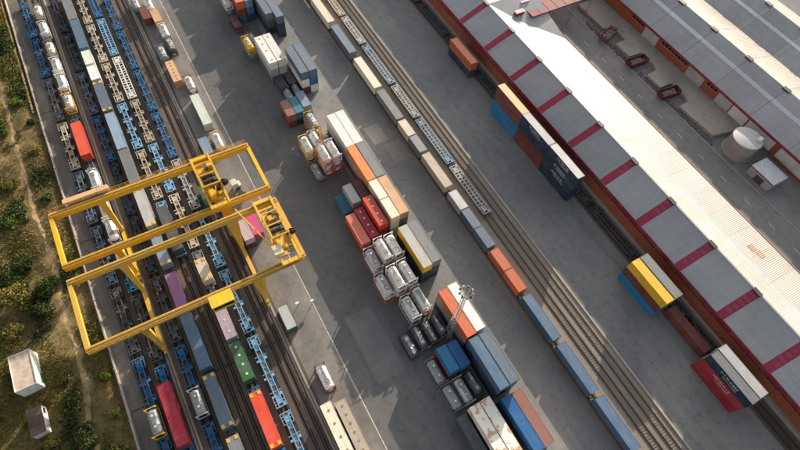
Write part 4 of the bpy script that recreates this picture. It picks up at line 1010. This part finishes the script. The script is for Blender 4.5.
# ------------------------------------------------------------------ bushes and trees
bark = plain('bark', (78, 62, 46), .9)
def bush(x, y, r, h, mat, label, n, seed, name='shrub', cat='shrub'):
    q = random.Random(seed); z0 = hgt(x, y)
    t = thing(name, label, cat, (x, y, z0), 0, 'shrubs and trees on the rough land')
    mb = MB(); mb.tube((0, 0, -.2), (.1, 0, h * .45), .12 * r / 2 + .05, .06, seg=7)
    lobes = []
    for i in range(9):
        a = q.random() * 6.283; d = q.uniform(.25, .8) * r; p = Vector((math.cos(a) * d, math.sin(a) * d, h * q.uniform(.35, .75))); lobes.append((p, r * q.uniform(.28, .5)))
        mb.bar((.05, 0, h * .3), tuple(p), .07)
    lobes.append((Vector((0, 0, h * .8)), r * .5))
    build(mb, 'trunk', bark, t)
    lf = MB()
    for i in range(n):
        c, rr_ = q.choice(lobes); d = Vector((q.gauss(0, 1), q.gauss(0, 1), q.gauss(0, 1))).normalized() * rr_ * q.random() ** .4; p = c + Vector((d.x, d.y, d.z * .75))
        if p.z < .05: p.z = .1
        s = q.uniform(.1, .24) * (1 + r * .06); u = Vector((q.gauss(0, 1), q.gauss(0, 1), q.gauss(0, .6))).normalized(); v = u.orthogonal().normalized(); v.rotate(Matrix.Rotation(q.random() * 6.28, 3, u))
        lf.poly([p - u * s, p + v * s * .55, p + u * s, p - v * s * .55])
    build(lf, 'crown', mat, t)
for i, a in enumerate([(-46.6, 78.9, 4.3, 4.2, leaf_olive, 'large olive yellow tree at the left edge beside the cranes', 5200, 'tree', 'tree'),
    (-40.0, 79.6, 3.2, 3.2, leaf_dark, 'dark green tree against the left ends of the cranes', 3600, 'tree', 'tree'),
    (-42.0, 74.8, 2.6, 2.4, leaf_dark, 'dark low tree right of the olive yellow tree', 2400, 'tree', 'tree'),
    (-43.4, 88.2, 2.2, 1.7, leaf_dark, 'dark spreading shrub above the olive yellow tree', 1800, 'shrub', 'shrub'),
    (-48.4, 71.3, 2.8, 2.6, leaf_olive, 'olive shrub below the large olive yellow tree', 2400, 'shrub', 'shrub'),
    (-39.6, 42.6, 3.0, 3.2, leaf_dark, 'dark round tree at the bottom right of the brown cabin', 3800, 'tree', 'tree'),
    (-33.9, 53.4, 1.2, .9, leaf_bright, 'bright green shrub between the white cabin and the wall', 900, 'shrub', 'shrub'),
    (-33.8, 45.0, 1.5, 1.0, leaf_bright, 'bright green shrub against the wall at the bottom', 1000, 'shrub', 'shrub'),
    (-46.0, 44.8, 2.0, 1.5, leaf_olive, 'olive shrub below the brown cabin', 1400, 'shrub', 'shrub'),
    (-41.0, 57.0, 1.7, 1.1, leaf_olive, 'olive shrub right of the white cabin', 1200, 'shrub', 'shrub'),
    (-34.6, 62.5, 1.6, 1.1, leaf_olive, 'olive shrub under the lower crane left end', 1000, 'shrub', 'shrub'),
    (-36.0, 141.0, 1.8, 1.2, leaf_bright, 'bright shrub in the green grass near the top', 1200, 'shrub', 'shrub'),
    (-34.2, 133.0, 1.5, 1.3, leaf_dark, 'dark shrub near the wall below the green grass', 1100, 'shrub', 'shrub'),
    (-34.6, 122.0, 1.6, 1.1, leaf_olive, 'olive shrub near the wall right of the dirt path', 1000, 'shrub', 'shrub'),
    (-42.2, 113.0, 2.2, 1.3, leaf_olive, 'olive shrub left of the dirt path above the cranes', 1500, 'shrub', 'shrub'),
    (-35.2, 105.0, 1.5, 1.0, leaf_dark, 'dark shrub just above the upper crane left end', 1000, 'shrub', 'shrub'),
    (-43.6, 101.0, 2.0, 1.2, leaf_bright, 'bright shrub at the left edge above the dark spreading shrub', 1300, 'shrub', 'shrub')]):
    bush(a[0], a[1], a[2], a[3], a[4], a[5], a[6], 40 + i, a[7], a[8])
